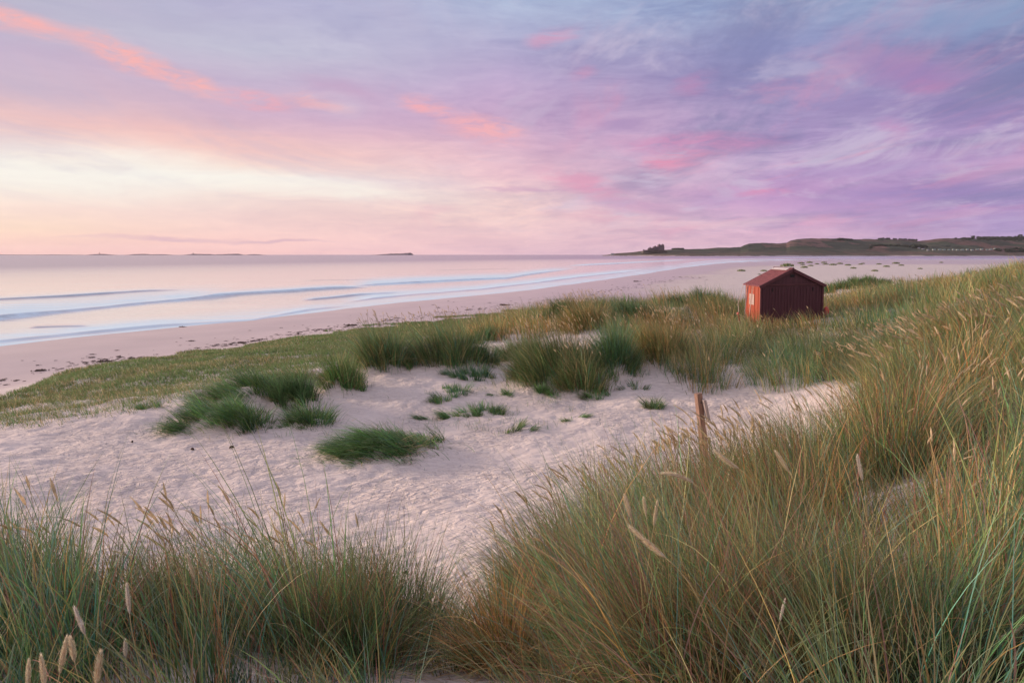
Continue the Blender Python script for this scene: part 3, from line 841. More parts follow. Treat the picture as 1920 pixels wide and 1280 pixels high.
# dune around the shed and the crest behind
def reg_mid(px, y, x, rng):
    m = pip(px, y, RG) & (y > 14.0) & ~reg_slope(px, y, x, rng)
    gap = fbm(x / 2.3, y / 2.3, 101, 3)
    shed = (x > 9.5) & (x < 12.25) & (y > 26.2) & (y < 28.5)
    thin = (px < 1270) & (gap < .47)
    return m & ~thin & ~shed
field('marram_grass', reg_mid, [(14, 25, 11, 34, .0095, 4), (25, 40, 6.5, 30, .014, 3), (40, 125, 1.5, 26, .028, 3)], np.random.default_rng(4),
      colmix([dict(green=4, blue=2, olive=2, dark=1), G_gold, dict(straw=4, red=1, amber=2, olive=2)],
             lambda px, Y, X: (lambda t: np.c_[1 - t - .1, t * .7, t * .3 + .1])(np.clip(.45 + 1.4 * (fbm(X / 2.8, Y / 2.8, 103, 3) - .5), .05, .85))),
      lambda px, y, x, rng: (.56 + .50 * fbm(x / 2.4, y / 2.4, 105, 2) + .14 * (px < 1380)) * np.where((px > 1380) & (px < 1600) & (y < 26.4) & (y > 22.5), 1.0, 1.0),
      'green and straw marram grass covering the dunes around and behind the red shed',
      lambda px, y, x, rng: (np.full(len(x), WIND) + rng.normal(0, .6, len(x)), .15 + .3 * rng.uniform(0, 1, len(x))),
      lambda px, y, x, rng: (np.where(y < 40, .16, 0.03) * (.2 + 1.6 * (fbm(x / 3, y / 3, 107, 2))), .12, .013, False), azr=(-.15, .95))

# short turf on the seaward strip
TURF = [(-400,900),(-400,800),(0,748),(60,722),(130,697),(250,676),(400,655),(600,628),(760,605),(900,590),(1010,578),(1080,574),(1100,590),(1000,606),(930,625),
        (880,640),(760,655),(690,672),(640,684),(560,705),(480,722),(400,742),(330,760),(250,778),(120,800),(0,815)]
def build_turf():
    rng = np.random.default_rng(5); parts = []
    for r0, r1, cd, per, w, segs in [(12, 24, 34, 11, .009, 3), (24, 40, 40, 11, .017, 2), (40, 85, 24, 10, .030, 2)]:
        azr = (-.80, .25)
        area = (azr[1] - azr[0]) * (r1 * r1 - r0 * r0) / 2; nc = int(area * cd)
        a = rng.uniform(*azr, nc); r = np.sqrt(rng.uniform(r0 * r0, r1 * r1, nc))
        x = r * np.sin(a); y = r * np.cos(a); z = ground(x, y, False)
        px, py = proj(x, y, z)
        ins = pip(px, py + (fbm(x / 3, y / 3, 111, 3) - .5) * 26, TURF)
        lo = np.interp(px, [-400, 0, 250, 400, 640, 880, 1100], [860, 812, 778, 742, 684, 640, 590])
        hi = np.interp(px, [-400, 0, 130, 400, 900, 1100], [800, 748, 697, 655, 590, 574])
        t = (lo - py) / (lo - hi + 1e-6)
        dens = np.clip(.12 + 1.9 * t, 0, 1) * (.72 + .95 * sstep(.36, .6, fbm(x / 4.5, y / 4.5, 113, 4)))
        k = ins & (rng.uniform(0, 1, nc) < dens)
        x, y, t = x[k], y[k], t[k]; nc = len(x)
        ci = np.repeat(np.arange(nc), per); n = len(ci)
        X = x[ci] + rng.normal(0, .09, n); Y = y[ci] + rng.normal(0, .09, n); Z = ground(X, Y, False) - .01
        g = sstep(.35, .65, fbm(X / 5, Y / 3.2, 115, 3) + .25 * (t[ci] - .5))
        c1 = pick_colors(n, dict(vivid=3.5, green=3, olive=4, pale=.4), rng); c2 = pick_colors(n, dict(olive=5, straw=2.2, pale=.6, green=3), rng)
        col = np.where((rng.uniform(0, 1, n) < g)[:, None], c1, c2)
        fx = -.35 + rng.normal(0, .4, n); fy = rng.normal(0, .4, n)
        parts.append(blades(np.c_[X, Y, Z], rng.uniform(.10, .26, n), w * rng.uniform(.7, 1.3, n), np.arctan2(fy, fx), np.hypot(fx, fy), np.hypot(fx, fy) + .5, col, segs, rng, .3))
    o = emit('short_grass', parts, M_GRASS)
    tag(o, 'short thin green grass on the low strip between the beach and the open sand', 'grass', kind='stuff')
build_turf()

# sparse shoots scattered over the open sand
def build_sparse():
    rng = np.random.default_rng(6)
    nc = 900
    px = rng.uniform(300, 1500, nc); Y = rng.uniform(13.5, 24, nc)
    x = np.array([xof(a, b, -3.5) for a, b in zip(px, Y)])
    k = (fbm(x / 1.7, Y / 1.7, 121, 3) > .56) & ~pip(px, Y, RG)
    x, Y = x[k], Y[k]; ci = np.repeat(np.arange(len(x)), 6); n = len(ci)
    X = x[ci] + rng.normal(0, .10, n); Yy = Y[ci] + rng.normal(0, .10, n); Z = ground(X, Yy, False) - .01
    col = pick_colors(n, dict(green=3, blue=3, olive=2, straw=1), rng)
    fx = -.2 + rng.normal(0, .5, n); fy = rng.normal(0, .5, n)
    m2 = 420; pxl = rng.uniform(150, 1520, m2); Yl = rng.uniform(8, 21, m2)
    xl = np.array([xof(a, b, -3.5) for a, b in zip(pxl, Yl)]); kl = ~pip(pxl, Yl, RG) ; xl, Yl = xl[kl], Yl[kl]; m2 = len(xl)
    la_ = rng.uniform(0, 6.28, m2)
    litter = blades(np.c_[xl, Yl, ground(xl, Yl, True) + .012], rng.uniform(.06, .28, m2), rng.uniform(.004, .008, m2), la_, np.full(m2, 1.50), np.full(m2, 1.58), pick_colors(m2, dict(straw=3, pale=1, red=1, dark=1.5), rng), 3, rng, 0)
    o = emit('grass_shoots', [litter, blades(np.c_[X, Yy, Z], rng.uniform(.1, .3, n), rng.uniform(.004, .007, n), np.arctan2(fy, fx), np.hypot(fx, fy) * .7, np.hypot(fx, fy) + .4, col, 3, rng, .3)], M_GRASS)
    tag(o, 'single thin grass shoots scattered over the open sand between the tufts', 'grass', kind='stuff')
build_sparse()

for k, d in enumerate(TUSS): build_tussock(d, k)

# ------------------------------------------------------------------ single seed stalks close to the camera
def stalk(px, py, Y, dirx, diry, droop, L, label, hlen=.12, rad=.0065, colr='straw', stem=.75):
    """head whose base is seen at (px,py), pointing towards screen dir; stem grows down to the ground"""
    rng = np.random.default_rng(int(px * 7 + py))
    b = at(px, py, Y)
    gz = float(ground(np.array([b.x]), np.array([b.y]), False)[0])
    tip_dir = Vector((dirx, .15, -diry)).normalized()
    root = Vector((b.x - dirx * .35 * stem, b.y, gz))
    pts = []
    for i in range(13):
        t = i / 12
        p0, p1, p2 = root, Vector((root.x, b.y, root.z + (b.z - root.z) * .6)), b
        c1 = b - tip_dir * .12
        q = root * (1 - t) ** 3 + p1 * 3 * t * (1 - t) ** 2 + c1 * 3 * t * t * (1 - t) + b * t ** 3
        pts.append(q)
    o = thing('seed_stalk', root, label, 'seed head', 'seed stalks close to the camera')
    m = MB(); m.tube([p - root for p in pts], [.0022 - .0009 * i / 12 for i in range(13)], 5)
    so = m.build('stem', M_STEM, o, True)
    # head
    u = tip_dir.orthogonal().normalized(); v = tip_dir.cross(u)
    V = []; Fq = []; Cc = []
    KS = 8; prof = [(0, .3), (.08, .7), (.25, 1), (.5, 1), (.75, .8), (.92, .45), (1, .08)]
    base = np.array({'pale': (.92, .80, .66), 'straw': (.93, .75, .54)}[colr])
    def cen(t): return (b - root) + tip_dir * (hlen * t) + Vector((0, 0, -1)) * (hlen * t * t * droop)
    for j, (t, rr) in enumerate(prof):
        for k in range(KS):
            a = 2 * math.pi * k / KS + j * .4
            V.append(cen(t) + (u * math.cos(a) + v * math.sin(a)) * rad * rr * .72 * rng.uniform(.6, 1.1)); Cc.append(base * rng.uniform(.8, 1.1))
    Q = [(j * KS + k, j * KS + (k + 1) % KS, (j + 1) * KS + (k + 1) % KS, (j + 1) * KS + k) for j in range(len(prof) - 1) for k in range(KS)]
    T = []
    for s_ in range(900):
        t = rng.uniform(0, .98); rr = float(np.interp(t, [p[0] for p in prof], [p[1] for p in prof]))
        a = rng.uniform(0, 6.283); rd = u * math.cos(a) + v * math.sin(a); tn = u * -math.sin(a) + v * math.cos(a)
        p = cen(t) + rd * rad * rr * .6
        n0 = len(V); ww = rng.uniform(.0004, .0009)
        V += [p - tn * ww, p + tn * ww, p + rd * rad * (rr * .7 + .3) * rng.uniform(.5, 1.5) + tip_dir * rng.uniform(.005, .018)]
        c = np.clip(base * rng.uniform(.6, 1.45), 0, .9); Cc += [c * .8, c * .8, c]; T.append((n0, n0 + 1, n0 + 2))
    mesh_np('head', np.array([tuple(q) for q in V]), np.array(Q), np.array(T), M_HEAD, {'col': np.c_[np.array(Cc), np.ones(len(Cc))]}, parent=o)
    return o
M_STEM = simple('grass_stem', (.36, .30, .15), .6, .3, 30)
stalk(1300,905,2.3,-.78,-.45,.3,1,'long rosy seed head over the big reddish clump, left one of the bright pair',.125,.0065,'straw')
stalk(1385,878,2.4,-.80,-.42,-.2,1,'rosy seed head over the big reddish clump, right one of the bright pair',.095,.0070)
stalk(1248,1045,2.0,-.76,-.55,-.1,1,'thick pale seed head slanting left, lowest of those over the big reddish clump',.135,.0080,'straw')
stalk(1182,970,2.3,-.25,-1,.1,1,'short upright golden seed head just above the thick slanting one',.085,.0060,'straw')
stalk(1212,968,2.4,-.15,-1,0,1,'slim golden seed head, left of the upright twin heads over the right clump',.065,.0050,'straw')
stalk(1226,985,2.4,.15,-1,0,1,'slim golden seed head, right of the upright twin heads over the right clump',.085,.0050,'straw')
stalk(1617,900,2.6,-.2,-1,0,1,'upright pink seed head standing alone over the green olive clump',.095,.0065,'pale')
stalk(1480,885,2.7,-.6,-.9,0,1,'faint seed head leaning left between the bright pair and the lone pink head',.10,.0065,'straw')
stalk(1462,1165,1.9,0.25,-1,0,1,'thin yellow flower spike crossing the big reddish clump',.06,.003,'pale')
stalk(243,1150,2.15,-.12,-1,0,1,'tallest pale seed head standing alone at the lower left',.095,.0055,'pale')
stalk(160,1190,2.0,-.42,-1,0,1,'pale seed head leaning left beside the tallest lone one at the lower left',.090,.0055,'pale')
stalk(236,1232,2.1,-.05,-1,0,1,'small pale seed head under the tallest lone one at the lower left',.05,.0050,'pale')
stalk(112,1262,1.85,.18,-1,0,1,'pale straw seed head in the bottom left corner cluster, tallest of them',.105,.0060,'straw')
stalk(140,1240,1.9,-.2,-1,0,1,'straw seed head crossing the tallest one of the bottom left corner cluster',.07,.0065,'straw')
stalk(180,1285,1.85,.12,-1,0,1,'thick straw seed head at the right side of the bottom left corner cluster',.10,.0080,'straw')
stalk(85,1290,1.8,-.15,-1,0,1,'straw seed head at the left side of the bottom left corner cluster',.09,.0060,'straw')
stalk(52,1290,1.8,.02,-1,0,1,'thin seed head near the bottom edge, second from the left edge',.075,.0050,'straw')
stalk(365,1085,2.7,-.32,-1,0,1,'blurred yellow seed head leaning left over the green bank at lower left',.10,.0055,'straw')
stalk(382,1062,2.8,-.12,-1,0,1,'short upright yellow seed head over the green bank at lower left',.07,.0055,'straw')
stalk(1870,1200,2.1,.9,-.42,0,1,'yellow seed head bending out to the right edge above the sand',.11,.0065,'straw')

# ------------------------------------------------------------------ shed
def shed():
    rib = simple('shaded_maroon_panel', (.085, .030, .040), .45, .25, 3, stretch=(6, 6, .3))  # shade of the unlit walls is mixed into this maroon
    side = simple('dawn_lit_red_panel', (.37, .080, .042), .5, .18, 3, stretch=(6, 6, .4))  # low sun on the left wall is mixed into this orange
    trim = simple('maroon_trim', (.105, .036, .044), .5, .2, 5)
    roofm = simple('weathered_red_roof', (.27, .095, .095), .6, .3, 3, stretch=(5, 1, 5))
    white = simple('white_sheet', (.50, .45, .44), .6, .08, 6)
    dk = simple('dark_latch', (.012, .010, .012), .5, .2, 9)
    rope = simple('pale_rope', (.62, .50, .42), .8, .2, 40)
    blue = simple('blue_rope', (.13, .14, .22), .8, .2, 40)
    W, D, HE, HR = 2.36, 1.78, 1.66, 2.26
    x0 = 9.66 + W / 2; y0 = 26.4
    z0 = H - 2.86
    s = thing('shed', (x0, y0 + D / 2, z0), 'small dark red shed with a dawn-tinted orange side wall, standing alone in the dune grass', 'shed')
    s.rotation_euler = (0, -R(1.3), 0)
    hw, hd = W / 2, D / 2
    # walls: core box + gables, each wall a panel with raised ribs
    f = MB(); f.prism([(-hw, 0), (hw, 0), (hw, HE), (0, HR), (-hw, HE)], -hd, -hd + .05)
    n = 19
    for i in range(n):
        x = -hw + .09 + i * (W - .18) / (n - 1); wdt = .05
        f.box((x, -hd - .008, HE / 2 - .02), (wdt, .018, HE - .08))
    f.build('front_wall', rib, s)
    b = MB(); b.prism([(-hw, 0), (hw, 0), (hw, HE), (0, HR), (-hw, HE)], hd - .05, hd); b.build('back_wall', rib, s)
    l = MB(); l.box((-hw + .025, 0, HE / 2), (.05, D - .102, HE))
    for i in range(4): l.box((-hw - .006, -hd + .30 + i * .42, HE / 2 - .02), (.02, .03, HE - .06))
    l.build('side_wall', side, s)['label'] = 'side wall with dawn light painted in orange red'
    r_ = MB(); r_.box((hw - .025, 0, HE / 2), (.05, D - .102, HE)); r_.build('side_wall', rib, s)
    t = MB()
    t.box((-hw - .012, -hd - .012, HE / 2 - .01), (.06, .06, HE)); t.build('corner_post', trim, s)
    t = MB(); t.box((hw + .012, -hd - .012, HE / 2 - .01), (.06, .06, HE)); t.build('corner_post', trim, s)
    t = MB(); t.box((0, -hd - .026, HE + .05), (W * .80, .028, .045)); t.build('batten', trim, s)
    # gable lower panel seams and vent
    t = MB(); t.box((0, -hd - .012, HR - .22), (.16, .02, .10)); t.build('vent', dk, s)
    for sx in (-1, 1):
        t = MB(); t.box((sx * .78 + .02, -hd - .026, HE - .14), (.035, .022, .14)); t.build('latch', dk, s)
    # roof: two ribbed slopes with barge boards
    ang = math.atan2(HR - HE, hw); sl = math.hypot(hw, HR - HE) + .10
    from mathutils import Matrix
    for sx in (-1, 1):
        m = MB(); rot = Matrix.Rotation(sx * ang, 3, 'Y')
        c = Vector((sx * math.cos(ang) * sl / 2, 0, HR + .045 - math.sin(ang) * sl / 2))
        m.box(c, (sl, D + .16, .03), 0, rot)
        for k in range(9):
            off = rot @ Vector((0, 0, .022))
            m.box((c.x + off.x, -hd + .02 + k * (D - .04) / 8, c.z + off.z), (sl - .02, .03, .02), 0, rot)
        ro = m.build('roof', roofm, s)
        m = MB(); m.box((c.x, -hd - .095, c.z - .03), (sl + .01, .025, .11), 0, rot); m.build('barge_board', trim, s)
    m = MB(); m.tube([(0, -hd - .10, HR + .07), (0, hd + .08, HR + .07)], .035, 8); m.build('ridge_cap', trim, s)
    m = MB(); rot = Matrix.Rotation(-ang, 3, 'Y')
    m.box((-.11 * math.cos(ang), .05, HR + .092 - .11 * math.sin(ang)), (.16, D * .86, .012), 0, rot)
    m.build('white_sheet', white, s)
    # notice on side
    m = MB(); m.box((-hw - .022, -hd + .98, HE - .55), (.012, .56, .42)); no = m.build('notice', simple('faded_notice', (.46, .36, .32), .7, .1, 6), s)
    m = MB()
    for k in range(7): m.box((-hw - .030, -hd + .98, HE - .42 - k * .045), (.003, .40 - .07 * (k % 3), .014))
    m.build('writing', simple('faded_ink', (.30, .24, .26), .8, .2, 8), no)
    # ropes hung from the eave
    for yy, dx, mt in ((-hd + .52, .10, rope), (-hd + .66, .06, rope), (-hd + 1.25, .05, rope), (-hd + 1.1, .09, blue)):
        m = MB(); m.tube([(-hw - .12, yy, HE - .02), (-hw - .13 - dx, yy - .03, HE * .55), (-hw - .16 - dx * 1.5, yy - .06, .1)], .010, 6)
        m.build('rope', mt, s)
    m = MB(); m.tube([(-hw - .13, hd - .1, HE), (-hw - .5, hd - .6, HE * .55), (-hw - .72, -hd + .35, .55)], .009, 6); m.build('guy_rope', rope, s)
shed()

def gz(x, y): return float(ground(np.array([x]), np.array([y]), False)[0])

red_m = simple('faded_red_plastic', (.62, .08, .07), .4, .2, 6)
def float_buoy():
    p = at(1549, 583, 26.6); z = p.z
    o = thing('float_buoy', (p.x, p.y, z), 'bright red fishing float hanging at the right front corner of the shed', 'float')
    m = MB(); m.tube([(0, 0, -.17), (0, 0, -.13), (0, 0, -.06), (0, 0, .05), (0, 0, .13), (0, 0, .17)], [.03, .075, .10, .10, .07, .025], 14)
    m.build('float_body', red_m, o, True)
    m = MB(); m.tube([(0, 0, .16), (-.03, .0, .45), (-.12, .02, .9)], .008, 6); m.build('rope', simple('float_rope', (.5, .42, .36), .8), o)
    # a mooring line down to the sand
    m = MB(); m.tube([(0, 0, -.16), (.02, 0, -.4), (.03, 0, gz(p.x, p.y) - z - .05)], .008, 6); m.build('rope', simple('mooring_rope', (.4, .33, .3), .8), o)
float_buoy()

def red_stake():
    p = at(1387, 604, 25.6); z = gz(p.x, p.y)
    o = thing('stake', (p.x, p.y, z), 'short leaning red stake in the grass left of the shed', 'stake')
    top = at(1384, 587, 25.6)
    m = MB(); m.tube([(0.10, 0, -.1), (.02, 0, .3), (top.x - p.x, 0, top.z - z)], [.028, .028, .024], 8)
    m.build('shaft', simple('rusty_red', (.34, .10, .07), .8, .3, 20), o)
    m = MB(); t = Vector((top.x - p.x, 0, top.z - z)); m.tube([t + Vector((-.01, 0, -.05)), t + Vector((0, 0, .03))], .045, 8)
    m.build('cap', red_m, o)
red_stake()

def wooden_post():
    w1 = simple('weathered_wood', (.27, .17, .125), .85, .35, 3, .004, 30, stretch=(14, 14, 1.2))
    w2 = simple('grey_plank', (.34, .29, .27), .85, .3, 3, .004, 30, stretch=(14, 14, 1.2))
    Y = 10.6
    top = at(1309, 737, Y); bot = at(1319, 832, Y)
    z = gz(bot.x, Y)
    o = thing('wooden_post', (bot.x, Y, z), 'leaning weathered wooden post with a short plank bolted on, standing in sand', 'post')
    base = Vector((bot.x, Y, z)); d = (top - bot); d = d / d.z
    from mathutils import Matrix
    def pt(zz): return Vector((d.x * (zz - bot.z), 0, zz - z)) + Vector((bot.x - bot.x, 0, 0))
    a, b = pt(z - .2), pt(top.z)
    dr = (b - a).normalized(); q = dr.to_track_quat('Z', 'Y').to_matrix()
    m = MB(); m.box((a + b) / 2, (.092, .095, (b - a).length), 0, q @ Matrix.Rotation(.35, 3, 'Z')); m.build('post', w1, o, bevel=.006)
    t1 = at(1320, 749, Y - .09); t2 = at(1328, 787, Y - .09)
    p1 = t1 - base; p2 = t2 - base
    dr = (p1 - p2).normalized(); q = dr.to_track_quat('Z', 'Y').to_matrix()
    m = MB(); m.box((p1 + p2) / 2, (.115, .045, (p1 - p2).length), 0, q); pl = m.build('plank', w2, o, bevel=.005)
    for k, (px, py) in enumerate(((1315, 754.5), (1323, 752.5), (1326, 782))):
        c = at(px, py, Y - .12) - base
        m = MB(); m.tube([c, c + Vector((0, .02, 0))], .012 if k < 2 else .02, 8); m.build('bolt', simple('rusty_bolt', (.04, .03, .03), .6), pl)
wooden_post()

# ------------------------------------------------------------------ seaweed line
weed = simple('dark_seaweed', (.075, .045, .035), .6, .4, 6)
def weed_lump(rng, size):
    V, T = [], []
    n = 26
    for k in range(n):
        cx, cy = rng.normal(0, size * .38), rng.normal(0, size * .25)
        a = rng.uniform(0, 6.28); l = size * rng.uniform(.2, .55); w = size * rng.uniform(.06, .16); hh = size * rng.uniform(.04, .22)
        b = len(V)
        dx, dy = math.cos(a), math.sin(a)
        V += [(cx - dx * l, cy - dy * l, -.02), (cx - dy * w, cy + dx * w, hh * .5), (cx + dy * w, cy - dx * w, hh * .5), (cx + dx * l, cy + dy * l, hh * .3), (cx, cy, hh)]
        T += [(b, b + 2, b + 4), (b, b + 4, b + 1), (b + 2, b + 3, b + 4), (b + 4, b + 3, b + 1)]
    return np.array(V), np.array(T)
def build_weed():
    rng = np.random.default_rng(12); Vs, Ts = [], []; off = 0
    seg = [math.hypot(WRACK[i + 1][0] - WRACK[i][0], WRACK[i + 1][1] - WRACK[i][1]) for i in range(len(WRACK) - 1)]
    for k in range(1100):
        # uniform in photo space so the near part is not empty
        u = rng.uniform(0, 1) * (len(WRACK) - 1.001); i = int(u); t = u - i
        x = WRACK[i][0] * (1 - t) + WRACK[i + 1][0] * t; y = WRACK[i][1] * (1 - t) + WRACK[i + 1][1] * t
        r = math.hypot(x, y)
        nz = float(vnoise(np.array([x / 4.0]), np.array([y / 4.0]), 131)[0])
        if nz < .38 and rng.uniform() < .8: continue
        off2 = rng.normal(0, 1) * (.8 + r * .022) * rng.choice([.35, 1.0, 2.2], p=[.5, .35, .15])
        dx, dy = WRACK[i + 1][0] - WRACK[i][0], WRACK[i + 1][1] - WRACK[i][1]; L = math.hypot(dx, dy)
        x += dy / L * off2; y -= dx / L * off2
        v, tt = weed_lump(rng, rng.uniform(.05, .16) * (1 + r / 150) * (1.8 if rng.uniform() < .07 else 1))
        v[:, 0] += x; v[:, 1] += y; v[:, 2] += gz_fast[k] if False else 0
        Vs.append(v); Ts.append(tt + off); off += len(v)
    V = np.concatenate(Vs)
    V[:, 2] += ground(V[:, 0], V[:, 1], False)
    o = mesh_np('seaweed_line', V, None, np.concatenate(Ts), weed)
    tag(o, 'line of small dark seaweed scraps washed up along the beach', 'seaweed', kind='stuff')
build_weed()
def weed_heap(px, py, size, label, zz=1.05, nm='seaweed_heap'):
    x, y = on_plane(px, py, zz)
    rng = np.random.default_rng(int(px)); v, t = weed_lump(rng, size)
    v2, t2 = weed_lump(rng, size * .8); v = np.r_[v, v2 + [size * .5, 0, 0]]; t = np.r_[t, t2 + 130]
    v[:, 2] *= 1.3
    o = mesh_np(nm, v, None, t, weed); o.location = (x, y, gz(x, y) + .01)
    tag(o, label, 'seaweed', 'larger seaweed heaps on the beach')
weed_heap(341, 611, .35, 'lone black seaweed heap at the very edge of the water', .12)
weed_heap(72, 681, .40, 'flat dark seaweed heap at the far left of the beach')
weed_heap(190, 666, .45, 'long dark seaweed heap, second from the left along the beach')
weed_heap(452, 634, .42, 'dark seaweed heap above the middle of the green grass strip')
weed_heap(655, 602, .65, 'dark seaweed heap on the beach above the ridge with the pair of tall tufts')
weed_heap(943, 566, .8, 'wide dark seaweed heap near the right end of the seaweed line')
weed_heap(1192, 525, .9, 'small dark seaweed heap alone on smooth sand near the far shore', 1.0)
def pebble(px, Y, size, label):
    x = xof(px, Y, -3.6); rng = np.random.default_rng(int(px))
    m = MB(); m.tube([(-size, 0, size * .1), (-size * .6, 0, size * .35), (0, 0, size * .45), (size * .6, 0, size * .3), (size, 0, size * .1)], [size * .1, size * .45, size * .6, size * .4, size * .1], 8)
    o = m.build('pebble', weed, None, True); o.location = (x, Y, gz(x, Y)); o.rotation_euler = (0, 0, rng.uniform(0, 3))
    tag(o, label, 'pebble', 'dark pebbles on the open sand')
pebble(360, 12.7, .045, 'dark pebble on sand below the leftmost grass bank, left one of two')
pebble(434, 12.8, .05, 'dark pebble on sand below the leftmost grass bank, right one of two')
pebble(247, 13.3, .04, 'small dark pebble on the sand far left, near the green strip')
pebble(762, 6.6, .03, 'dark pebble on the sand just behind the left foreground grass')

# ------------------------------------------------------------------ far sand hummocks
def hummocks():
    rng = np.random.default_rng(21)
    n = 260
    a = rng.uniform(0, 6.28, n); rr = np.sqrt(rng.uniform(0, 1, n))
    X = rr * np.cos(a) * 2.6; Y = rr * np.sin(a) * 1.5; Z = .5 * (1 - rr ** 2) - .12
    col = pick_colors(n, dict(dark=3, green=4, olive=3, straw=1), rng)
    me = emit('far_grass_mesh', [blades(np.c_[X, Y, Z], rng.uniform(.35, .75, n), rng.uniform(.10, .2, n), a, np.full(n, .3), np.full(n, .9), col, 2, rng)], M_GRASS)
    sandm = bpy.data.materials['sand']
    src = me.data; bpy.data.objects.remove(me)
    spots = [(1476,499,1.8,'tall green shrubby hummock showing just above the shed roof'),(1508,502,1.0,'low dark hummock right of the one above the shed roof'),
             (1390,508,1.1,'flat dark grass streak on the far sand left of the shed roof'),(1432,508.5,.9,'flat dark grass streak nearer to the shed roof, left of it'),
             (1424,515,.5,'small dark speck of grass on far sand just left of the shed'),(1160,508,0,'')]
    for i, (px, py) in enumerate([(1502,492.5),(1518,491),(1532,494),(1548,494.8),(1562,496.5),(1590,497),(1613,495),(1618,493),(1648,494.5),(1662,500.5),(1690,497.5),(1505,496),
                   (1545,491),(1575,493.5),(1520,498),(1600,504),(1640,510),(1680,493),(1725,505),(1765,491)]):
        spots.append((px, py, rng.uniform(.55, 1.0), 'low dark grass hummock among many on the distant flat sand right of the shed'))
    for px, py, s, lab in spots:
        if s == 0: continue
        x, y = on_plane(px, py, 1.05)
        o = bpy.data.objects.new('grass_hummock', src); C.objects.link(o)
        k = y / 260.0
        o.location = (x, y, gz(x, y)); o.scale = (s * k * .55, s * k * .6, s * k * (1.3 if i == 0 else .9)); o.rotation_euler = (0, 0, rng.uniform(-.2, .2))
        tag(o, lab, 'hummock', 'low grass hummocks on the far sand')
hummocks()

# ------------------------------------------------------------------ hills, headland, islands
SKYL = [(1132,478.3),(1142,477),(1152,475.2),(1165,474.2),(1185,473),(1200,471.3),(1215,469.5),(1245,469),(1258,468),(1268,467.2),(1290,467.6),(1320,466.5),(1345,464.6),(1365,464.6),(1385,463.5),
        (1392,460),(1399,457.4),(1412,456.6),(1425,455.9),(1450,457),(1470,455.8),(1476,452),(1488,449.3),(1510,447.9),(1560,447.7),(1600,449.2),(1640,448.8),(1680,450),
        (1712,452.2),(1725,451.5),(1740,449.4),(1760,447.6),(1810,447.8),(1850,448.4),(1880,448.5),(1920,447.5),(2000,446),(2200,444),(2600,452)]
def hill_z(px, Y):
    """height of the land at azimuth pixel px and distance Y (metres above sea)"""
    sk = np.interp(px, [p[0] for p in SKYL], [p[1] for p in SKYL])
    YR = 4300.0
    top = (477 - sk) / F * YR + H
    edge = 3050 + 60 * np.sin(px / 60.0) + 450 * sstep(1300, 1140, px)
    t = (Y - edge) / (YR - edge)
    prof = sstep(0, 1, t) * .55 + .45 * np.clip(t, 0, 1) ** .8
    prof = np.where(Y > YR, 1 - .8 * sstep(YR, YR + 900, Y), prof)
    X = (px - 960) / F * Y
    nz = (fbm(X / 260, Y / 200, 141, 4) - .5)
    z = top * prof + nz * np.minimum(top, 45) * .55 * sstep(0, .3, t) * (1 - sstep(.75, .98, t))
    cliff = 7 * sstep(0, .03, t) * sstep(8, 14, top)
    return np.where(t < 0, -3, np.maximum(z, cliff * (1 - .3 * nz)))
def hill_material():
    m, nt = newmat('hill_fields'); t = NT(nt)
    pos = t.n('ShaderNodeNewGeometry').outputs['Position']
    v = t.mapping(pos, rot=(0, 0, .25), scale=(.0042, .0016, .006))
    vo = t.n('ShaderNodeTexVoronoi'); t.l(v, vo.inputs['Vector']); vo.inputs['Scale'].default_value = 1.5; vo.inputs['Randomness'].default_value = .85
    sepc = t.n('ShaderNodeSeparateColor'); t.l(vo.outputs['Color'], sepc.inputs[0])
    rp = t.n('ShaderNodeValToRGB'); t.l(sepc.outputs[0], rp.inputs[0]); rp.color_ramp.interpolation = 'CONSTANT'
    stops = [(0, (.052, .066, .042)), (.3, (.125, .078, .064)), (.5, (.070, .076, .050)), (.68, (.145, .090, .075)), (.85, (.045, .056, .040))]
    e = rp.color_ramp.elements
    e[0].color = stops[0][1] + (1,); e[1].position = stops[1][0]; e[1].color = stops[1][1] + (1,)
    for p, c in stops[2:]: q = e.new(p); q.color = c + (1,)
    n1 = t.noise(t.mapping(pos, scale=(.012, .006, .02)), 1.0, 5, .65)
    c = t.mix(t.mr(n1, .48, .60), rp.outputs[0], (.032, .040, .030, 1))
    n2 = t.noise(t.mapping(pos, scale=(.02, .01, .05)), 1.0, 5, .7)
    # bare pale-brown dune grass low down
    zz = t.n('ShaderNodeSeparateXYZ'); t.l(pos, zz.inputs[0])
    low = t.mr(zz.outputs[2], 10, 34, 1, 0)
    dune = t.mix(t.mr(n2, .4, .6), (.070, .074, .052, 1), (.145, .102, .080, 1))
    c = t.mix(t.math('MULTIPLY', low, .8), c, dune)
    sand = t.mr(zz.outputs[2], 2, 6, 1, 0)
    c = t.mix(t.math('MULTIPLY', sand, t.mr(n1, .4, .6)), c, (.40, .33, .31, 1))
    t.out(t.princ(c, .95, .1).outputs[0])
    return m
def build_hills():
    px = np.concatenate([np.linspace(1128, 1945, 700), np.linspace(1950, 3200, 80)])
    Y = np.concatenate([np.linspace(2950, 4300, 90), np.linspace(4340, 5300, 20)])
    PX, YY = np.meshgrid(px, Y)
    Z = hill_z(PX, YY); X = (PX - 960) / F * YY / 1.0
    # rough skyline
    Z = Z + (fbm(X / 22, YY / 40, 151, 3) - .5) * 6 * sstep(20, 50, Z)
    na, nr = len(px), len(Y)
    i = np.arange(nr - 1)[:, None] * na; j = np.arange(na - 1)[None, :]
    Q = np.stack([i + j, i + j + 1, i + na + j + 1, i + na + j], -1).reshape(-1, 4)
    o = mesh_np('hills', np.c_[X.ravel(), YY.ravel(), Z.ravel()], Q, None, hill_material(), smooth=True)
    tag(o, kind='structure')
build_hills()
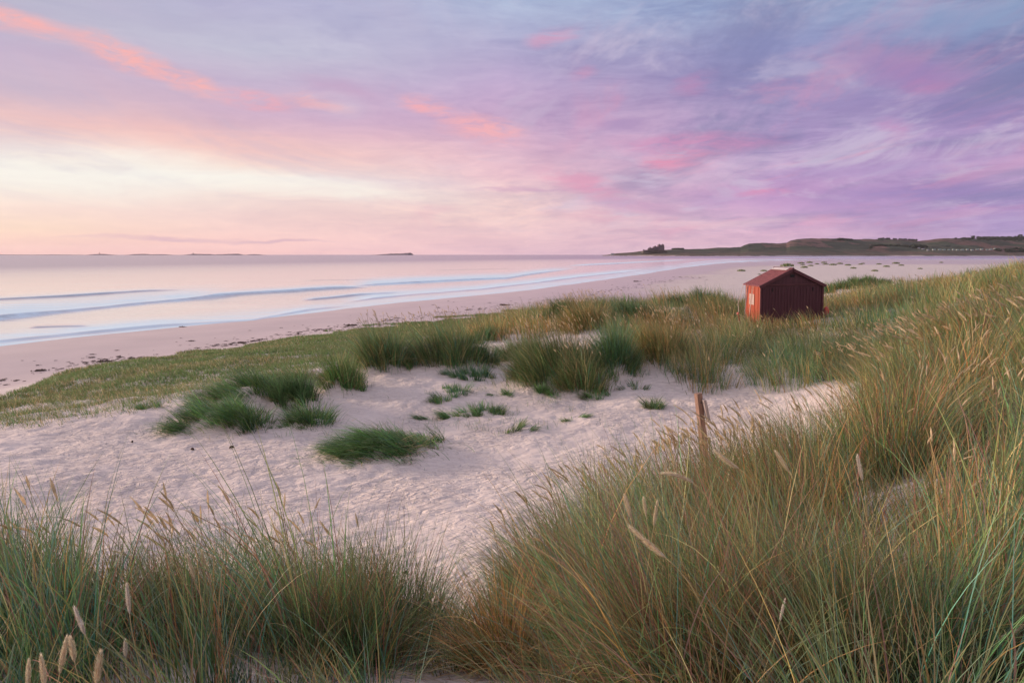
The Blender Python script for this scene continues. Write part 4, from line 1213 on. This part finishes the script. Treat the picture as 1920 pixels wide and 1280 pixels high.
def hz(px, Y): return float(hill_z(np.array([px]), np.array([Y]))[0])

rock_m = simple('island_rock', (.12, .09, .11), .9, .2, .02)
def island(pts, Y, label, extra=None, depth=220):
    """pts: skyline (px, height in photo pixels)"""
    x0 = (pts[0][0] + pts[-1][0]) / 2
    px = np.linspace(pts[0][0], pts[-1][0], max(12, int((pts[-1][0] - pts[0][0]) * 1.5)))
    hh = np.interp(px, [p[0] for p in pts], [p[1] for p in pts]) / F * Y
    hh = hh * (.85 + .3 * vnoise(px * .9, px * 0, int(Y) % 97))
    X = (px - 960) / F * Y
    V = []
    rows = [(-1, -2.0), (-.75, .35), (-.25, .95), (.2, 1.0), (.7, .5), (1, -2.0)]
    for u, k in rows:
        zz = hh * k if k > 0 else np.full(len(px), -3.0)
        V.append(np.c_[X - (x0 - 960) / F * Y, np.full(len(px), u * depth), zz])
    n = len(px); V = np.concatenate(V)
    i = np.arange(len(rows) - 1)[:, None] * n; j = np.arange(n - 1)[None, :]
    Q = np.stack([i + j, i + j + 1, i + n + j + 1, i + n + j], -1).reshape(-1, 4)
    o = mesh_np('island', V, Q, None, rock_m, smooth=False); o.location = ((x0 - 960) / F * Y, Y, 0)
    tag(o, label, 'island', 'low islands on the horizon')
    return o
HB = 1.1   # extra px to stand above the sea line
island([(700,.2),(712,.8),(720,1.6),(732,2.2),(745,2.6),(758,3.0),(768,4.0),(772,3.6),(773,.3)], 7600, 'small flat island with a cliff at its right end, alone on the horizon')
island([(395,.2),(410,1.0),(430,1.7),(448,2.2),(452,1.0),(455,.2)], 8200, 'low island second from the right in the left hand chain')
island([(470,.2),(476,1.4),(486,1.3),(492,.2)], 8300, 'tiny islet at the right end of the left island chain')
island([(352,.2),(362,1.2),(368,2.0),(380,1.8),(396,1.6),(400,.3)], 8000, 'low island with a little square building at its left end')
island([(250,.2),(262,1.6),(275,1.9),(288,.9),(305,1.4),(318,.8),(322,.2)], 8200, 'thin long island between the lighthouse islet and the square building')
island([(178,.2),(188,1.6),(198,1.9),(206,.9),(212,.3)], 7800, 'islet carrying the slim lighthouse')
island([(-30,.4),(10,.9),(60,.6),(110,.9),(150,.5),(165,.2)], 8600, 'faint flat reef at the far left of the horizon')
tower_m = simple('pale_red_tower', (.38, .20, .20), .7, .1, 1)
def lighthouse():
    Y = 7800; x = (193 - 960) / F * Y
    o = thing('lighthouse', (x, Y, 4), 'slim tiny lighthouse on an islet at the far left of the horizon', 'lighthouse')
    m = MB(); m.tube([(0, 0, 0), (0, 0, 22)], [4.0, 2.6], 12); m.build('tower', tower_m, o)
    m = MB(); m.tube([(0, 0, 22), (0, 0, 23), (0, 0, 27), (0, 0, 29)], [3.4, 2.2, 2.2, .3], 12); m.build('lantern', tower_m, o)
lighthouse()
def island_tower(px, Y, h, w, label):
    x = (px - 960) / F * Y
    o = thing('island_tower', (x, Y, 5), label, 'tower')
    m = MB(); m.box((0, 0, h / 2), (w, w, h)); m.box((w * .9, 0, h * .3), (w, w * .8, h * .6)); m.build('walls', rock_m, o)
    m = MB(); m.prism([(-w * .5, h), (w * .5, h), (0, h * 1.25)], -w / 2, w / 2); m.build('roof', rock_m, o)
island_tower(367, 8000, 16, 8, 'little square building at the left end of a low horizon island')
island_tower(735, 7600, 14, 7, 'little building on the flat island alone on the horizon')

# castle on its crag
def castle():
    rc = random.Random(9)
    st = simple('castle_stone', (.15, .105, .13), .9, .2, .08)
    dkw = simple('castle_window', (.03, .025, .03), .5, .1, 1)
    Y = 3650.0; s = Y / F                      # metres per photo pixel
    x0 = (1228 - 960) * s; z0 = (477 - 471) * s + H
    o = thing('castle', (x0, Y, z0 - 6), 'distant castle with a square keep on the low headland under the pink sky', 'castle')
    def cren(m, cx, cy, w, d, top):
        n = max(3, int(w / 3.2))
        for i in range(n):
            xx = cx - w / 2 + (i + .5) * w / n
            for yy in (cy - d / 2 + .5, cy + d / 2 - .5): m.box((xx, yy, top + .9), (w / n * .55, 1.0, 1.8))
    def block(name, pxc, wpx, toppx, d=22, dy=0):
        m = MB(); w = wpx * s; cx = (pxc - 1228) * s; hgt = (471 - toppx) * s + 6
        m.box((cx, dy, hgt / 2), (w, d, hgt)); cren(m, cx, dy, w, d, hgt)
        p = m.build(name, st, o)
        n = max(1, int(w / 7))
        for i in range(n):
            for lv in (.45, .72):
                k = MB(); k.box((cx - w / 2 + (i + .5) * w / n, dy - d / 2 - .05, hgt * lv + 1), (1.3, .2, 2.6)); k.build('window', dkw, p)
        return p
    cr = []
    for i in range(26):
        u = i / 25; cr.append(((1203 + 42 * u - 1228) * s, 7 + 6 * math.sin(u * 3.1) + rc.uniform(-1.2, 1.2)))
    m = MB(); m.prism([(cr[0][0] - 6, -3)] + [(cr[-1][0] + 6, -3)] + cr[::-1], -34, 30)
    m.build('crag', simple('crag_rock', (.085, .070, .065), .95, .3, .06), o)
    block('keep', 1236.2, 10.5, 459.6, 30, 0)
    block('tower', 1232.5, 2.2, 458.6, 7, -12.5)
    block('tower', 1238.8, 2.0, 458.4, 7, -12.5)
    block('hall', 1227, 9.5, 463.2, 24, 4)
    block('tower', 1225.3, 2.4, 461.8, 8, -8)
    block('range', 1218.8, 9.5, 465.4, 22, 6)
    block('tower', 1216.3, 2.0, 464.0, 7, -4)
    block('tower', 1212.8, 1.6, 466.8, 7, 0)
    block('curtain_wall', 1208, 9, 469.3, 6, -2)
    block('gate_tower', 1204.6, 1.8, 468.3, 6, -2)
    block('curtain_wall', 1241.5, 2.6, 462.5, 14, 2)
castle()
# white cottage by the point, seen as a pale dab
def cottage(px, py, Y, w, d, hh, label, wall, roof, rz=0, zz=None, group=None, nm='cottage', cat='house'):
    s = Y / F; x = (px - 960) * s; z = hz(px, Y) if zz is None else zz
    o = thing(nm, (x, Y, z), label, cat, group, rz)
    m = MB(); m.box((0, 0, hh / 2 - 1), (w, d, hh + 2)); m.build('walls', wall, o)
    m = MB(); m.prism([(-w / 2 - .3, hh), (w / 2 + .3, hh), (0, hh + w * .28)], -d / 2, d / 2) if w < d else m.v
    if w >= d:
        b = len(m.v)
        m.v += [(-w / 2 - .3, -d / 2 - .3, hh), (w / 2 + .3, -d / 2 - .3, hh), (w / 2 + .3, d / 2 + .3, hh), (-w / 2 - .3, d / 2 + .3, hh), (-w / 2, 0, hh + d * .4), (w / 2, 0, hh + d * .4)]
        m.f += [(b, b + 1, b + 5, b + 4), (b + 2, b + 3, b + 4, b + 5), (b + 1, b + 2, b + 5), (b + 3, b, b + 4), (b, b + 3, b + 2, b + 1)]
    m.build('roof', roof, o)
    return o
wht = simple('pale_wall', (.30, .32, .32), .7, .08, 1)
grnroof = simple('pale_green_roof', (.22, .33, .28), .5, .1, 1)
slate = simple('slate_roof', (.20, .20, .24), .7, .1, 1)
cottage(1147, 475, 3600, 16, 9, 6, 'white cottage at the low tip of the headland', wht, slate, zz=4)
rngc = random.Random(4)
cav = [(1716,466.5),(1724,468),(1733,470.5),(1744,470.5),(1755,470.3),(1763,470),(1772,470.3),(1780,469.5),(1788,470),(1797,470.2),(1806,469.8),(1815,470),(1825,469.8),(1833,469.2),(1843,470),(1850,469),(1858,468.2),(1864,468),(1891,472.5)]
for i, (px, py) in enumerate(cav):
    Y = 3350.0
    for _ in range(60):           # walk up the slope to where the land is seen at this row
        z = hz(px, Y)
        if 477 - (z - H) / Y * F <= py: break
        Y += 12
    if i < 3: lab = ['pale building left of the caravan row beside the dark wood', 'white gabled building beside the dark wood on the hillside', 'first caravan right of the white gabled building'][i]
    elif i == len(cav) - 1: lab = 'lone white house low on the hillside at the far right'
    else: lab = 'pale caravan with a greenish roof in the long row on the far hillside'
    cottage(px, py, Y, rngc.uniform(9, 15), 7, 3.4, lab, wht, grnroof if i > 2 else slate, rngc.uniform(-.3, .3), z, 'caravans on the hillside' if 2 < i < len(cav) - 1 else 'far pale houses', 'caravan' if i > 2 and i < len(cav) - 1 else 'cottage', 'caravan' if i > 2 and i < len(cav) - 1 else 'house')

# far trees
M_LEAF = simple('far_foliage', (.040, .058, .040), .9, .35, .1)
M_BARK = simple('far_bark', (.06, .045, .04), .9)
def crown_mesh(rng, w, h):
    V, T = [], []
    for k in range(150):
        a = rng.uniform(0, 6.28); r = math.sqrt(rng.uniform()); zz = rng.uniform(0, 1)
        rr = r * w * (.35 + .75 * math.sin(math.pi * (zz * .85 + .12)))
        c = np.array([rr * math.cos(a), rr * math.sin(a), h * (.18 + .82 * zz)])
        s = w * .26
        b = len(V)
        for q in range(3): V.append(c + rng.normal(0, s, 3) * [1, 1, .7])
        T.append((b, b + 1, b + 2))
    return np.array(V), np.array(T)
_rt = np.random.default_rng(31)
def tree_at(px, Y, w, h, label):
    z = hz(px, Y); x = (px - 960) / F * Y
    o = thing('tree', (x, Y, z), label, 'tree', 'dark trees on the far hills')
    v, t = crown_mesh(_rt, w, h); mesh_np('crown', v, None, t, M_LEAF, parent=o)
    m = MB(); m.tube([(0, 0, -1), (0, 0, h * .35), (0, 0, h * .7)], [w * .10, w * .07, w * .02], 6); m.build('trunk', M_BARK, o)
tree_at(1627, 3500, 9, 15, 'round dark tree alone low on the green hillside')
tree_at(1648, 4290, 5, 10, 'small tree on the skyline above the lone round tree')
tree_at(1815, 4280, 12, 16, 'rounded skyline tree at the left end of the right hand wood')
tree_at(1824, 4280, 9, 14, 'skyline tree just right of the rounded one')
tree_at(1843, 3900, 9, 14, 'single dark tree in the brown field above the caravan row')
tree_at(1902, 4290, 14, 24, 'tallest dark tree on the skyline near the right edge')
tree_at(1912, 4290, 12, 20, 'dark skyline tree right of the tallest one')
tree_at(1893, 4290, 7, 16, 'narrow skyline tree just left of the tallest one')
def woods():
    rng = np.random.default_rng(33); Vs, Ts = [], []; off = 0
    def add(px, Y, w, h):
        nonlocal off
        v, t = crown_mesh(rng, w, h); v = v + [(px - 960) / F * Y, Y, hz(px, Y)]
        Vs.append(v); Ts.append(t + off); off += len(v)
    for k in range(170):
        u = rng.uniform(0, 1); px = 1828 + u * 130; add(px, 4300 - rng.uniform(0, 260) * (.3 + u), rng.uniform(7, 13), rng.uniform(8, 15))
    for k in range(60): add(rng.uniform(1780, 1960), rng.uniform(4000, 4200), rng.uniform(6, 10), rng.uniform(6, 11))
    for k in range(40): add(rng.normal(1714, 5.5), rng.uniform(3560, 3640), rng.uniform(7, 12), rng.uniform(9, 16))
    for k in range(60): add(rng.uniform(1625, 1705), rng.uniform(3620, 3680), rng.uniform(5, 8), rng.uniform(4, 7))
    for k in range(40): add(rng.uniform(1640, 1712), 4300, rng.uniform(5, 9), rng.uniform(5, 9))
    for k in range(50): add(rng.uniform(1860, 1960), rng.uniform(3350, 3450), rng.uniform(6, 10), rng.uniform(6, 10))
    for k in range(40): add(rng.uniform(1258, 1280), rng.uniform(4150, 4290), rng.uniform(5, 8), rng.uniform(4, 7))
    for k in range(34): add(rng.uniform(1565, 1590), rng.uniform(3950, 4050), rng.uniform(7, 11), rng.uniform(6, 10))
    o = mesh_np('woodland', np.concatenate(Vs), None, np.concatenate(Ts), M_LEAF)
    tag(o, 'dark woods and hedges along the far hilltops', 'woodland', kind='stuff')
woods()

# ------------------------------------------------------------------ sky
SUN_AZ, SUN_EL = -68.0, 9.0
def azel(px, py):
    v = at(px, py, 1.0) - Vector((0, 0, H)); v.normalize()
    return math.atan2(v.x, v.y), math.asin(v.z)

def build_world():
    w = bpy.data.worlds.new('World'); bpy.context.scene.world = w; w.use_nodes = True
    w.cycles.sampling_method = 'MANUAL'; w.cycles.sample_map_resolution = 256
    nt = w.node_tree; nt.nodes.clear(); t = NT(nt)
    D = t.n('ShaderNodeTexCoord').outputs['Generated']
    s = t.n('ShaderNodeSeparateXYZ'); t.l(D, s.inputs[0])
    az = t.math('ARCTAN2', s.outputs[0], s.outputs[1])
    el = t.math('ARCSINE', s.outputs[2])
    cb = t.n('ShaderNodeCombineXYZ'); t.l(az, cb.inputs[0]); t.l(el, cb.inputs[1]); P = cb.outputs[0]
    # the cloud deck seen in perspective
    warp = t.noise(t.mapping(P, scale=(2.2, 7, 1)), 1.0, 5, .6, .2, col=True)
    wv = t.n('ShaderNodeVectorMath', operation='SUBTRACT'); t.l(warp, wv.inputs[0]); wv.inputs[1].default_value = (.5, .5, .5)
    sc = t.n('ShaderNodeVectorMath', operation='MULTIPLY'); t.l(wv.outputs[0], sc.inputs[0]); sc.inputs[1].default_value = (.30, .050, 0)
    P2n = t.n('ShaderNodeVectorMath', operation='ADD'); t.l(P, P2n.inputs[0]); t.l(sc.outputs[0], P2n.inputs[1]); P2 = P2n.outputs[0]
    # attenuate the warp near the horizon
    s2 = t.n('ShaderNodeSeparateXYZ'); t.l(P2, s2.inputs[0]); az2 = s2.outputs[0]
    el2 = t.math('ADD', el, t.math('MULTIPLY', t.math('SUBTRACT', s2.outputs[1], el), t.mr(el, 0, .12, .1, 1)))
    EM = 1.6
    def ramp(px, stops, top):
        pts = []
        for py, c in stops:
            e = azel(px, py)[1]; pts.append((max(0, e), srgb(*c)))
        pts.sort(key=lambda q: q[0])
        pts = [(e / EM, c) for e, c in pts] + [((.50) / EM, srgb(*top)), (1.0, srgb(*top))]
        r = t.n('ShaderNodeValToRGB'); e = r.color_ramp.elements
        e[0].position = pts[0][0]; e[0].color = pts[0][1]; e[1].position = pts[1][0]; e[1].color = pts[1][1]
        for p, c in pts[2:]: q = e.new(p); q.color = c
        t.l(t.math('DIVIDE', el2, EM), r.inputs[0])
        return r.outputs[0]
    top = (218, 212, 232)  # unseen sky overhead, raised to put more light on the land
    cols = [
     (0, [(477,(250,203,198)),(450,(255,215,203)),(428,(255,224,205)),(385,(253,228,218)),(345,(255,246,235)),(300,(255,250,240)),(265,(255,232,222)),(225,(250,205,198)),(170,(214,186,202)),(100,(203,180,205)),(40,(196,188,210)),(-30,(188,186,208))], top),
     (480, [(477,(250,200,200)),(440,(253,212,208)),(400,(248,217,213)),(365,(252,232,224)),(338,(255,250,242)),(318,(255,236,225)),(290,(252,212,205)),(255,(230,190,200)),(215,(214,182,206)),(160,(205,186,212)),(90,(200,198,218)),(0,(184,180,212))], top),
     (960, [(477,(240,198,212)),(445,(246,206,212)),(405,(249,213,211)),(370,(246,212,212)),(330,(238,196,208)),(280,(222,182,205)),(220,(208,172,205)),(150,(190,168,207)),(80,(182,178,212)),(0,(178,192,222))], top),
     (1440, [(477,(238,200,218)),(440,(232,190,214)),(400,(206,168,208)),(350,(206,164,208)),(300,(200,172,212)),(240,(188,165,208)),(190,(166,151,195)),(130,(152,147,190)),(60,(152,158,198)),(0,(152,170,208))], (205, 203, 228)),
     (1920, [(477,(190,160,200)),(430,(172,150,200)),(385,(165,142,196)),(345,(172,148,200)),(300,(190,160,204)),(250,(172,148,198)),(200,(146,132,182)),(140,(126,127,176)),(60,(120,133,178)),(0,(134,151,190))], (200, 198, 226)),
    ]
    outs = [ramp(px, st, tp) for px, st, tp in cols]
    azs = [azel(px, 300)[0] for px, _, _ in cols]
    col = outs[0]
    for i in range(4):
        col = t.mix(t.mr(az2, azs[i], azs[i + 1]), col, outs[i + 1])
    # unseen glow left of the frame, where the sun is rising
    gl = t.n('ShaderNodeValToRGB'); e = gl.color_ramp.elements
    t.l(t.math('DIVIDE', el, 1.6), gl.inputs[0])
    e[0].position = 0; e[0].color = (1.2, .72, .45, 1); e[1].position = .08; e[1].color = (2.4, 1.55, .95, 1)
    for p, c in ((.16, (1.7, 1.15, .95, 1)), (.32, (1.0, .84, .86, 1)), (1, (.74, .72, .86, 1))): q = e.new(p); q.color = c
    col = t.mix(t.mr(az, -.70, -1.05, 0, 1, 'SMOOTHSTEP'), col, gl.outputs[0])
    # opposite side of the sky: unseen lavender, brightened to light the land
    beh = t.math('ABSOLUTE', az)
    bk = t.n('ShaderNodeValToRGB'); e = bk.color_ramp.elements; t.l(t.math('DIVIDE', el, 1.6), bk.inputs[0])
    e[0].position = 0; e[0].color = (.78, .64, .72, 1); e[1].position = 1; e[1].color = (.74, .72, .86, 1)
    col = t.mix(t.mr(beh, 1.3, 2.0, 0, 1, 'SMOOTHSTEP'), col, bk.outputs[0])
    # streaky structure
    fine = t.noise(t.mapping(P2, rot=(0, 0, .10), scale=(6, 42, 1)), 1.0, 5, .68, .5)
    broad = t.noise(t.mapping(P2, rot=(0, 0, -.12), scale=(2.3, 12, 1)), 1.0, 5, .6, .4)
    mott = t.noise(t.mapping(P2, rot=(0, 0, .25), scale=(22, 95, 1)), 1.0, 4, .7, .6)
    rightw = t.mr(az, -.45, .35, .25, 1)
    amp = t.math('MULTIPLY', t.math('SUBTRACT', fine, .5), t.math('MULTIPLY', rightw, .78))
    amp2 = t.math('MULTIPLY', t.math('SUBTRACT', broad, .5), t.math('MULTIPLY', rightw, 1.05))
    amp3 = t.math('MULTIPLY', t.math('SUBTRACT', mott, .5), t.math('MULTIPLY', rightw, .42))
    g = t.math('ADD', t.math('ADD', amp, amp2), t.math('ADD', amp3, 1.0))
    gg = t.n('ShaderNodeCombineColor')
    t.l(g, gg.inputs[0]); t.l(t.math('POWER', g, 1.05), gg.inputs[1]); t.l(t.math('POWER', g, .6), gg.inputs[2])
    col = t.mix(1.0, col, gg.outputs[0], 'MULTIPLY')
    # broken cloud streets seen in perspective, fanning out from the horizon
    zc = t.math('ADD', t.math('MAXIMUM', s.outputs[2], 0.0), .085)
    fc = t.n('ShaderNodeCombineXYZ'); t.l(t.math('DIVIDE', s.outputs[0], zc), fc.inputs[0]); t.l(t.math('DIVIDE', s.outputs[1], zc), fc.inputs[1]); FP = fc.outputs[0]
    def street(off, sx, sy, rot, a, b, dist=.6):
        return t.mr(t.noise(t.mapping(FP, (off, off * .7, 0), (0, 0, rot), (sx, sy, 1)), 1.0, 6, .64, dist), a, b, 0, 1, 'SMOOTHSTEP')
    def ml(*q):
        r = q[0]
        for k in q[1:]: r = t.math('MULTIPLY', r, k)
        return r
    dk = ml(street(3.1, .9, .42, .25, .44, .66), t.mr(az, -.25, .35), t.mr(el, .015, .10), .72)
    col = t.mix(dk, col, srgb(130, 131, 174))
    pl = ml(street(9.4, 1.5, .75, .25, .50, .68), t.mr(az, -.20, .20), t.mr(el, .02, .07), .60)
    col = t.mix(pl, col, srgb(216, 202, 224))
    pk = ml(street(17.2, 1.3, .50, .20, .50, .66), t.mr(az, -.22, .05), t.mr(az, .70, .25, .25, 1), t.mr(el, .01, .06), t.mr(el, .34, .22, .35, 1), t.mr(t.math('ABSOLUTE', t.math('SUBTRACT', az, .02)), .04, .20, .12, 1), .68)
    col = t.mix(pk, col, srgb(232, 160, 190))
    lf = ml(street(23.5, 1.2, .5, -.15, .46, .68), t.mr(az, .05, -.25), t.mr(el, .05, .13), .42)
    col = t.mix(lf, col, srgb(196, 186, 212))
    # individual clouds: (px1,py1,px2,py2,half width px,colour,amount,texture)
    pinkn = t.mr(t.noise(t.mapping(P2, rot=(0, 0, .2), scale=(16, 70, 1)), 1.0, 5, .70, .6), .34, .56)
    softn = t.mr(t.math('ADD', t.math('MULTIPLY', broad, .5), t.math('MULTIPLY', fine, .5)), .36, .60)
    sc2 = t.n('ShaderNodeVectorMath', operation='MULTIPLY'); w3 = t.noise(t.mapping(P, scale=(7, 24, 1)), 1.0, 4, .68, 0, col=True)
    w3v = t.n('ShaderNodeVectorMath', operation='SUBTRACT'); t.l(w3, w3v.inputs[0]); w3v.inputs[1].default_value = (.5, .5, .5)
    t.l(w3v.outputs[0], sc2.inputs[0]); sc2.inputs[1].default_value = (.085, .026, 0)
    P3n = t.n('ShaderNodeVectorMath', operation='ADD'); t.l(P, P3n.inputs[0]); t.l(sc2.outputs[0], P3n.inputs[1]); P3 = P3n.outputs[0]
    def cloud(x1, y1, x2, y2, hw, c, amt, tex='pink', pad=1.0):
        nonlocal col
        a1, e1 = azel(x1, y1); a2, e2 = azel(x2, y2)
        cx, cy = (a1 + a2) / 2, (e1 + e2) / 2
        th = math.atan2(e2 - e1, a2 - a1); L = math.hypot(a2 - a1, e2 - e1) / 2 * 1.25; W = hw / F * .95 * 1.6
        base = P if tex == 'plain' else P3
        m = t.mapping(base, (cx, cy, 0), (0, 0, th), (L, W, 1), 'TEXTURE')
        ln = t.n('ShaderNodeVectorMath', operation='LENGTH'); t.l(m, ln.inputs[0])
        k = t.mr(ln.outputs['Value'], 1.0, .15, 0, 1, 'SMOOTHSTEP')
        n = pinkn if tex == 'pink' else softn
        k = t.math('MULTIPLY', k, t.math('ADD', t.math('MULTIPLY', n, .88), .12)) if tex != 'plain' else k
        k = t.math('MULTIPLY', k, amt, clamp=True)
        col = t.mix(k, col, srgb(*c))
    SAL = (253, 184, 182); PNK = (238, 158, 188); LAV = (150, 138, 192); WHT = (226, 208, 226)
    cloud(-80, 5, 150, 72, 17, SAL, .95); cloud(110, 62, 330, 142, 20, SAL, 1.0); cloud(250, 118, 430, 182, 17, SAL, .95)
    cloud(400, 175, 560, 205, 14, (245, 175, 185), .8); cloud(520, 175, 660, 205, 12, SAL, .6)
    cloud(540, 150, 720, 180, 16, (200, 160, 195), .7, 'soft'); cloud(560, 190, 700, 200, 22, (222, 210, 226), .5, 'soft')
    cloud(740, 185, 860, 215, 16, (248, 178, 186), .9); cloud(800, 215, 1000, 265, 22, (250, 182, 188), .9)
    cloud(60, 215, 760, 320, 26, (255, 198, 190), .55, 'soft'); cloud(-100, 300, 420, 330, 40, (255, 252, 244), .8, 'soft')
    cloud(300, 325, 860, 372, 18, (255, 250, 240), .8, 'soft'); cloud(100, 446, 480, 446, 4, (228, 188, 200), .8, 'soft'); cloud(400, 450, 640, 452, 3, (222, 182, 198), .8, 'soft')
    cloud(980, 85, 1090, 60, 13, (232, 156, 186), .5); cloud(1080, 145, 1130, 135, 12, (232, 152, 184), .3)
    cloud(1250, 172, 1350, 142, 15, (214, 140, 182), .42); cloud(1560, 120, 1850, 150, 26, (168, 128, 184), .7, 'soft'); cloud(1690, 162, 1790, 158, 9, (205, 130, 178), .3)
    cloud(1120, 235, 1220, 230, 14, (168, 140, 188), .8, 'soft'); cloud(1120, 270, 1470, 262, 18, (222, 150, 190), .65)
    cloud(1200, 305, 1330, 292, 16, (234, 152, 184), .85); cloud(1640, 240, 1720, 245, 16, (196, 140, 190), .8)
    cloud(1000, 318, 1190, 370, 20, (236, 160, 190), .65); cloud(1080, 375, 1300, 398, 14, (206, 152, 198), .8, 'soft')
    cloud(1380, 365, 1480, 358, 7, (232, 150, 186), .9); cloud(1130, 352, 1900, 400, 22, (190, 150, 202), .6, 'soft')
    cloud(1250, 340, 1560, 275, 22, (222, 200, 224), .75, 'soft'); cloud(1450, 270, 1760, 215, 28, (205, 186, 222), .6, 'soft')
    cloud(1780, 345, 2000, 300, 20, (208, 172, 210), .75, 'soft'); cloud(1500, 375, 1980, 345, 12, (140, 128, 188), .75, 'soft'); cloud(1400, 335, 1860, 300, 14, (165, 145, 198), .6, 'soft')
    cloud(1180, 130, 1800, 80, 60, (128, 134, 190), .45, 'soft'); cloud(1640, 60, 1960, 40, 26, (140, 158, 198), .6, 'soft'); cloud(1500, 190, 1960, 215, 22, (146, 126, 184), .6, 'soft')
    cloud(860, 358, 1110, 352, 4, (205, 160, 195), .6, 'soft'); cloud(1060, 428, 1560, 412, 7, (244, 208, 216), .7, 'soft')
    # the clear sky behind the cloud
    sky = t.n('ShaderNodeTexSky', sky_type='NISHITA'); sky.sun_disc = False
    sky.sun_elevation = R(SUN_EL); sky.sun_rotation = R(SUN_AZ)
    ns = t.mix(1.0, sky.outputs[0], (.05, .05, .05, 1), 'MULTIPLY')
    col = t.mix(.06, col, ns)
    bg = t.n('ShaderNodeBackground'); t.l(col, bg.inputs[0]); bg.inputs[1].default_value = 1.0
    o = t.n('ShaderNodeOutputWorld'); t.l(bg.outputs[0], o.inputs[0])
build_world()

ld = bpy.data.lights.new('sun', 'SUN'); ld.energy = 4.6; ld.angle = R(11); ld.color = (1.0, .74, .58)
lo = bpy.data.objects.new('sun', ld); C.objects.link(lo)
sd = Vector((math.sin(R(SUN_AZ)) * math.cos(R(SUN_EL)), math.cos(R(SUN_AZ)) * math.cos(R(SUN_EL)), math.sin(R(SUN_EL))))
lo.rotation_euler = sd.to_track_quat('Z', 'Y').to_euler(); lo.location = sd * 50

# ------------------------------------------------------------------ sea air
hm = bpy.data.materials.new('sea_air'); hm.use_nodes = True; hm.node_tree.nodes.clear()
pv = hm.node_tree.nodes.new('ShaderNodeVolumePrincipled'); pv.inputs['Density'].default_value = 1.6e-5
pv.inputs['Color'].default_value = (.95, .90, .96, 1); pv.inputs['Anisotropy'].default_value = 0.2
ho = hm.node_tree.nodes.new('ShaderNodeOutputMaterial'); hm.node_tree.links.new(pv.outputs[0], ho.inputs['Volume'])
hb = MB(); hb.box((0, 6000, 88), (31000, 19400, 192)); tag(hb.build('haze', hm), kind='stuff')

# ------------------------------------------------------------------ camera
cd = bpy.data.cameras.new('camera'); cd.lens = 24; cd.sensor_width = 36; cd.clip_start = .05; cd.clip_end = 60000
co = bpy.data.objects.new('camera', cd); C.objects.link(co); co.location = (0, 0, H); co.rotation_euler = (math.pi / 2 - PITCH, 0, 0)
sc = bpy.context.scene; sc.camera = co
sc.view_settings.view_transform = 'Standard'; sc.view_settings.look = 'None'; sc.view_settings.exposure = 0; sc.view_settings.gamma = 1
sc.render.engine = 'CYCLES'; sc.cycles.use_denoising = True
sc.cycles.max_bounces = 6; sc.cycles.diffuse_bounces = 3; sc.cycles.transmission_bounces = 3; sc.cycles.glossy_bounces = 2
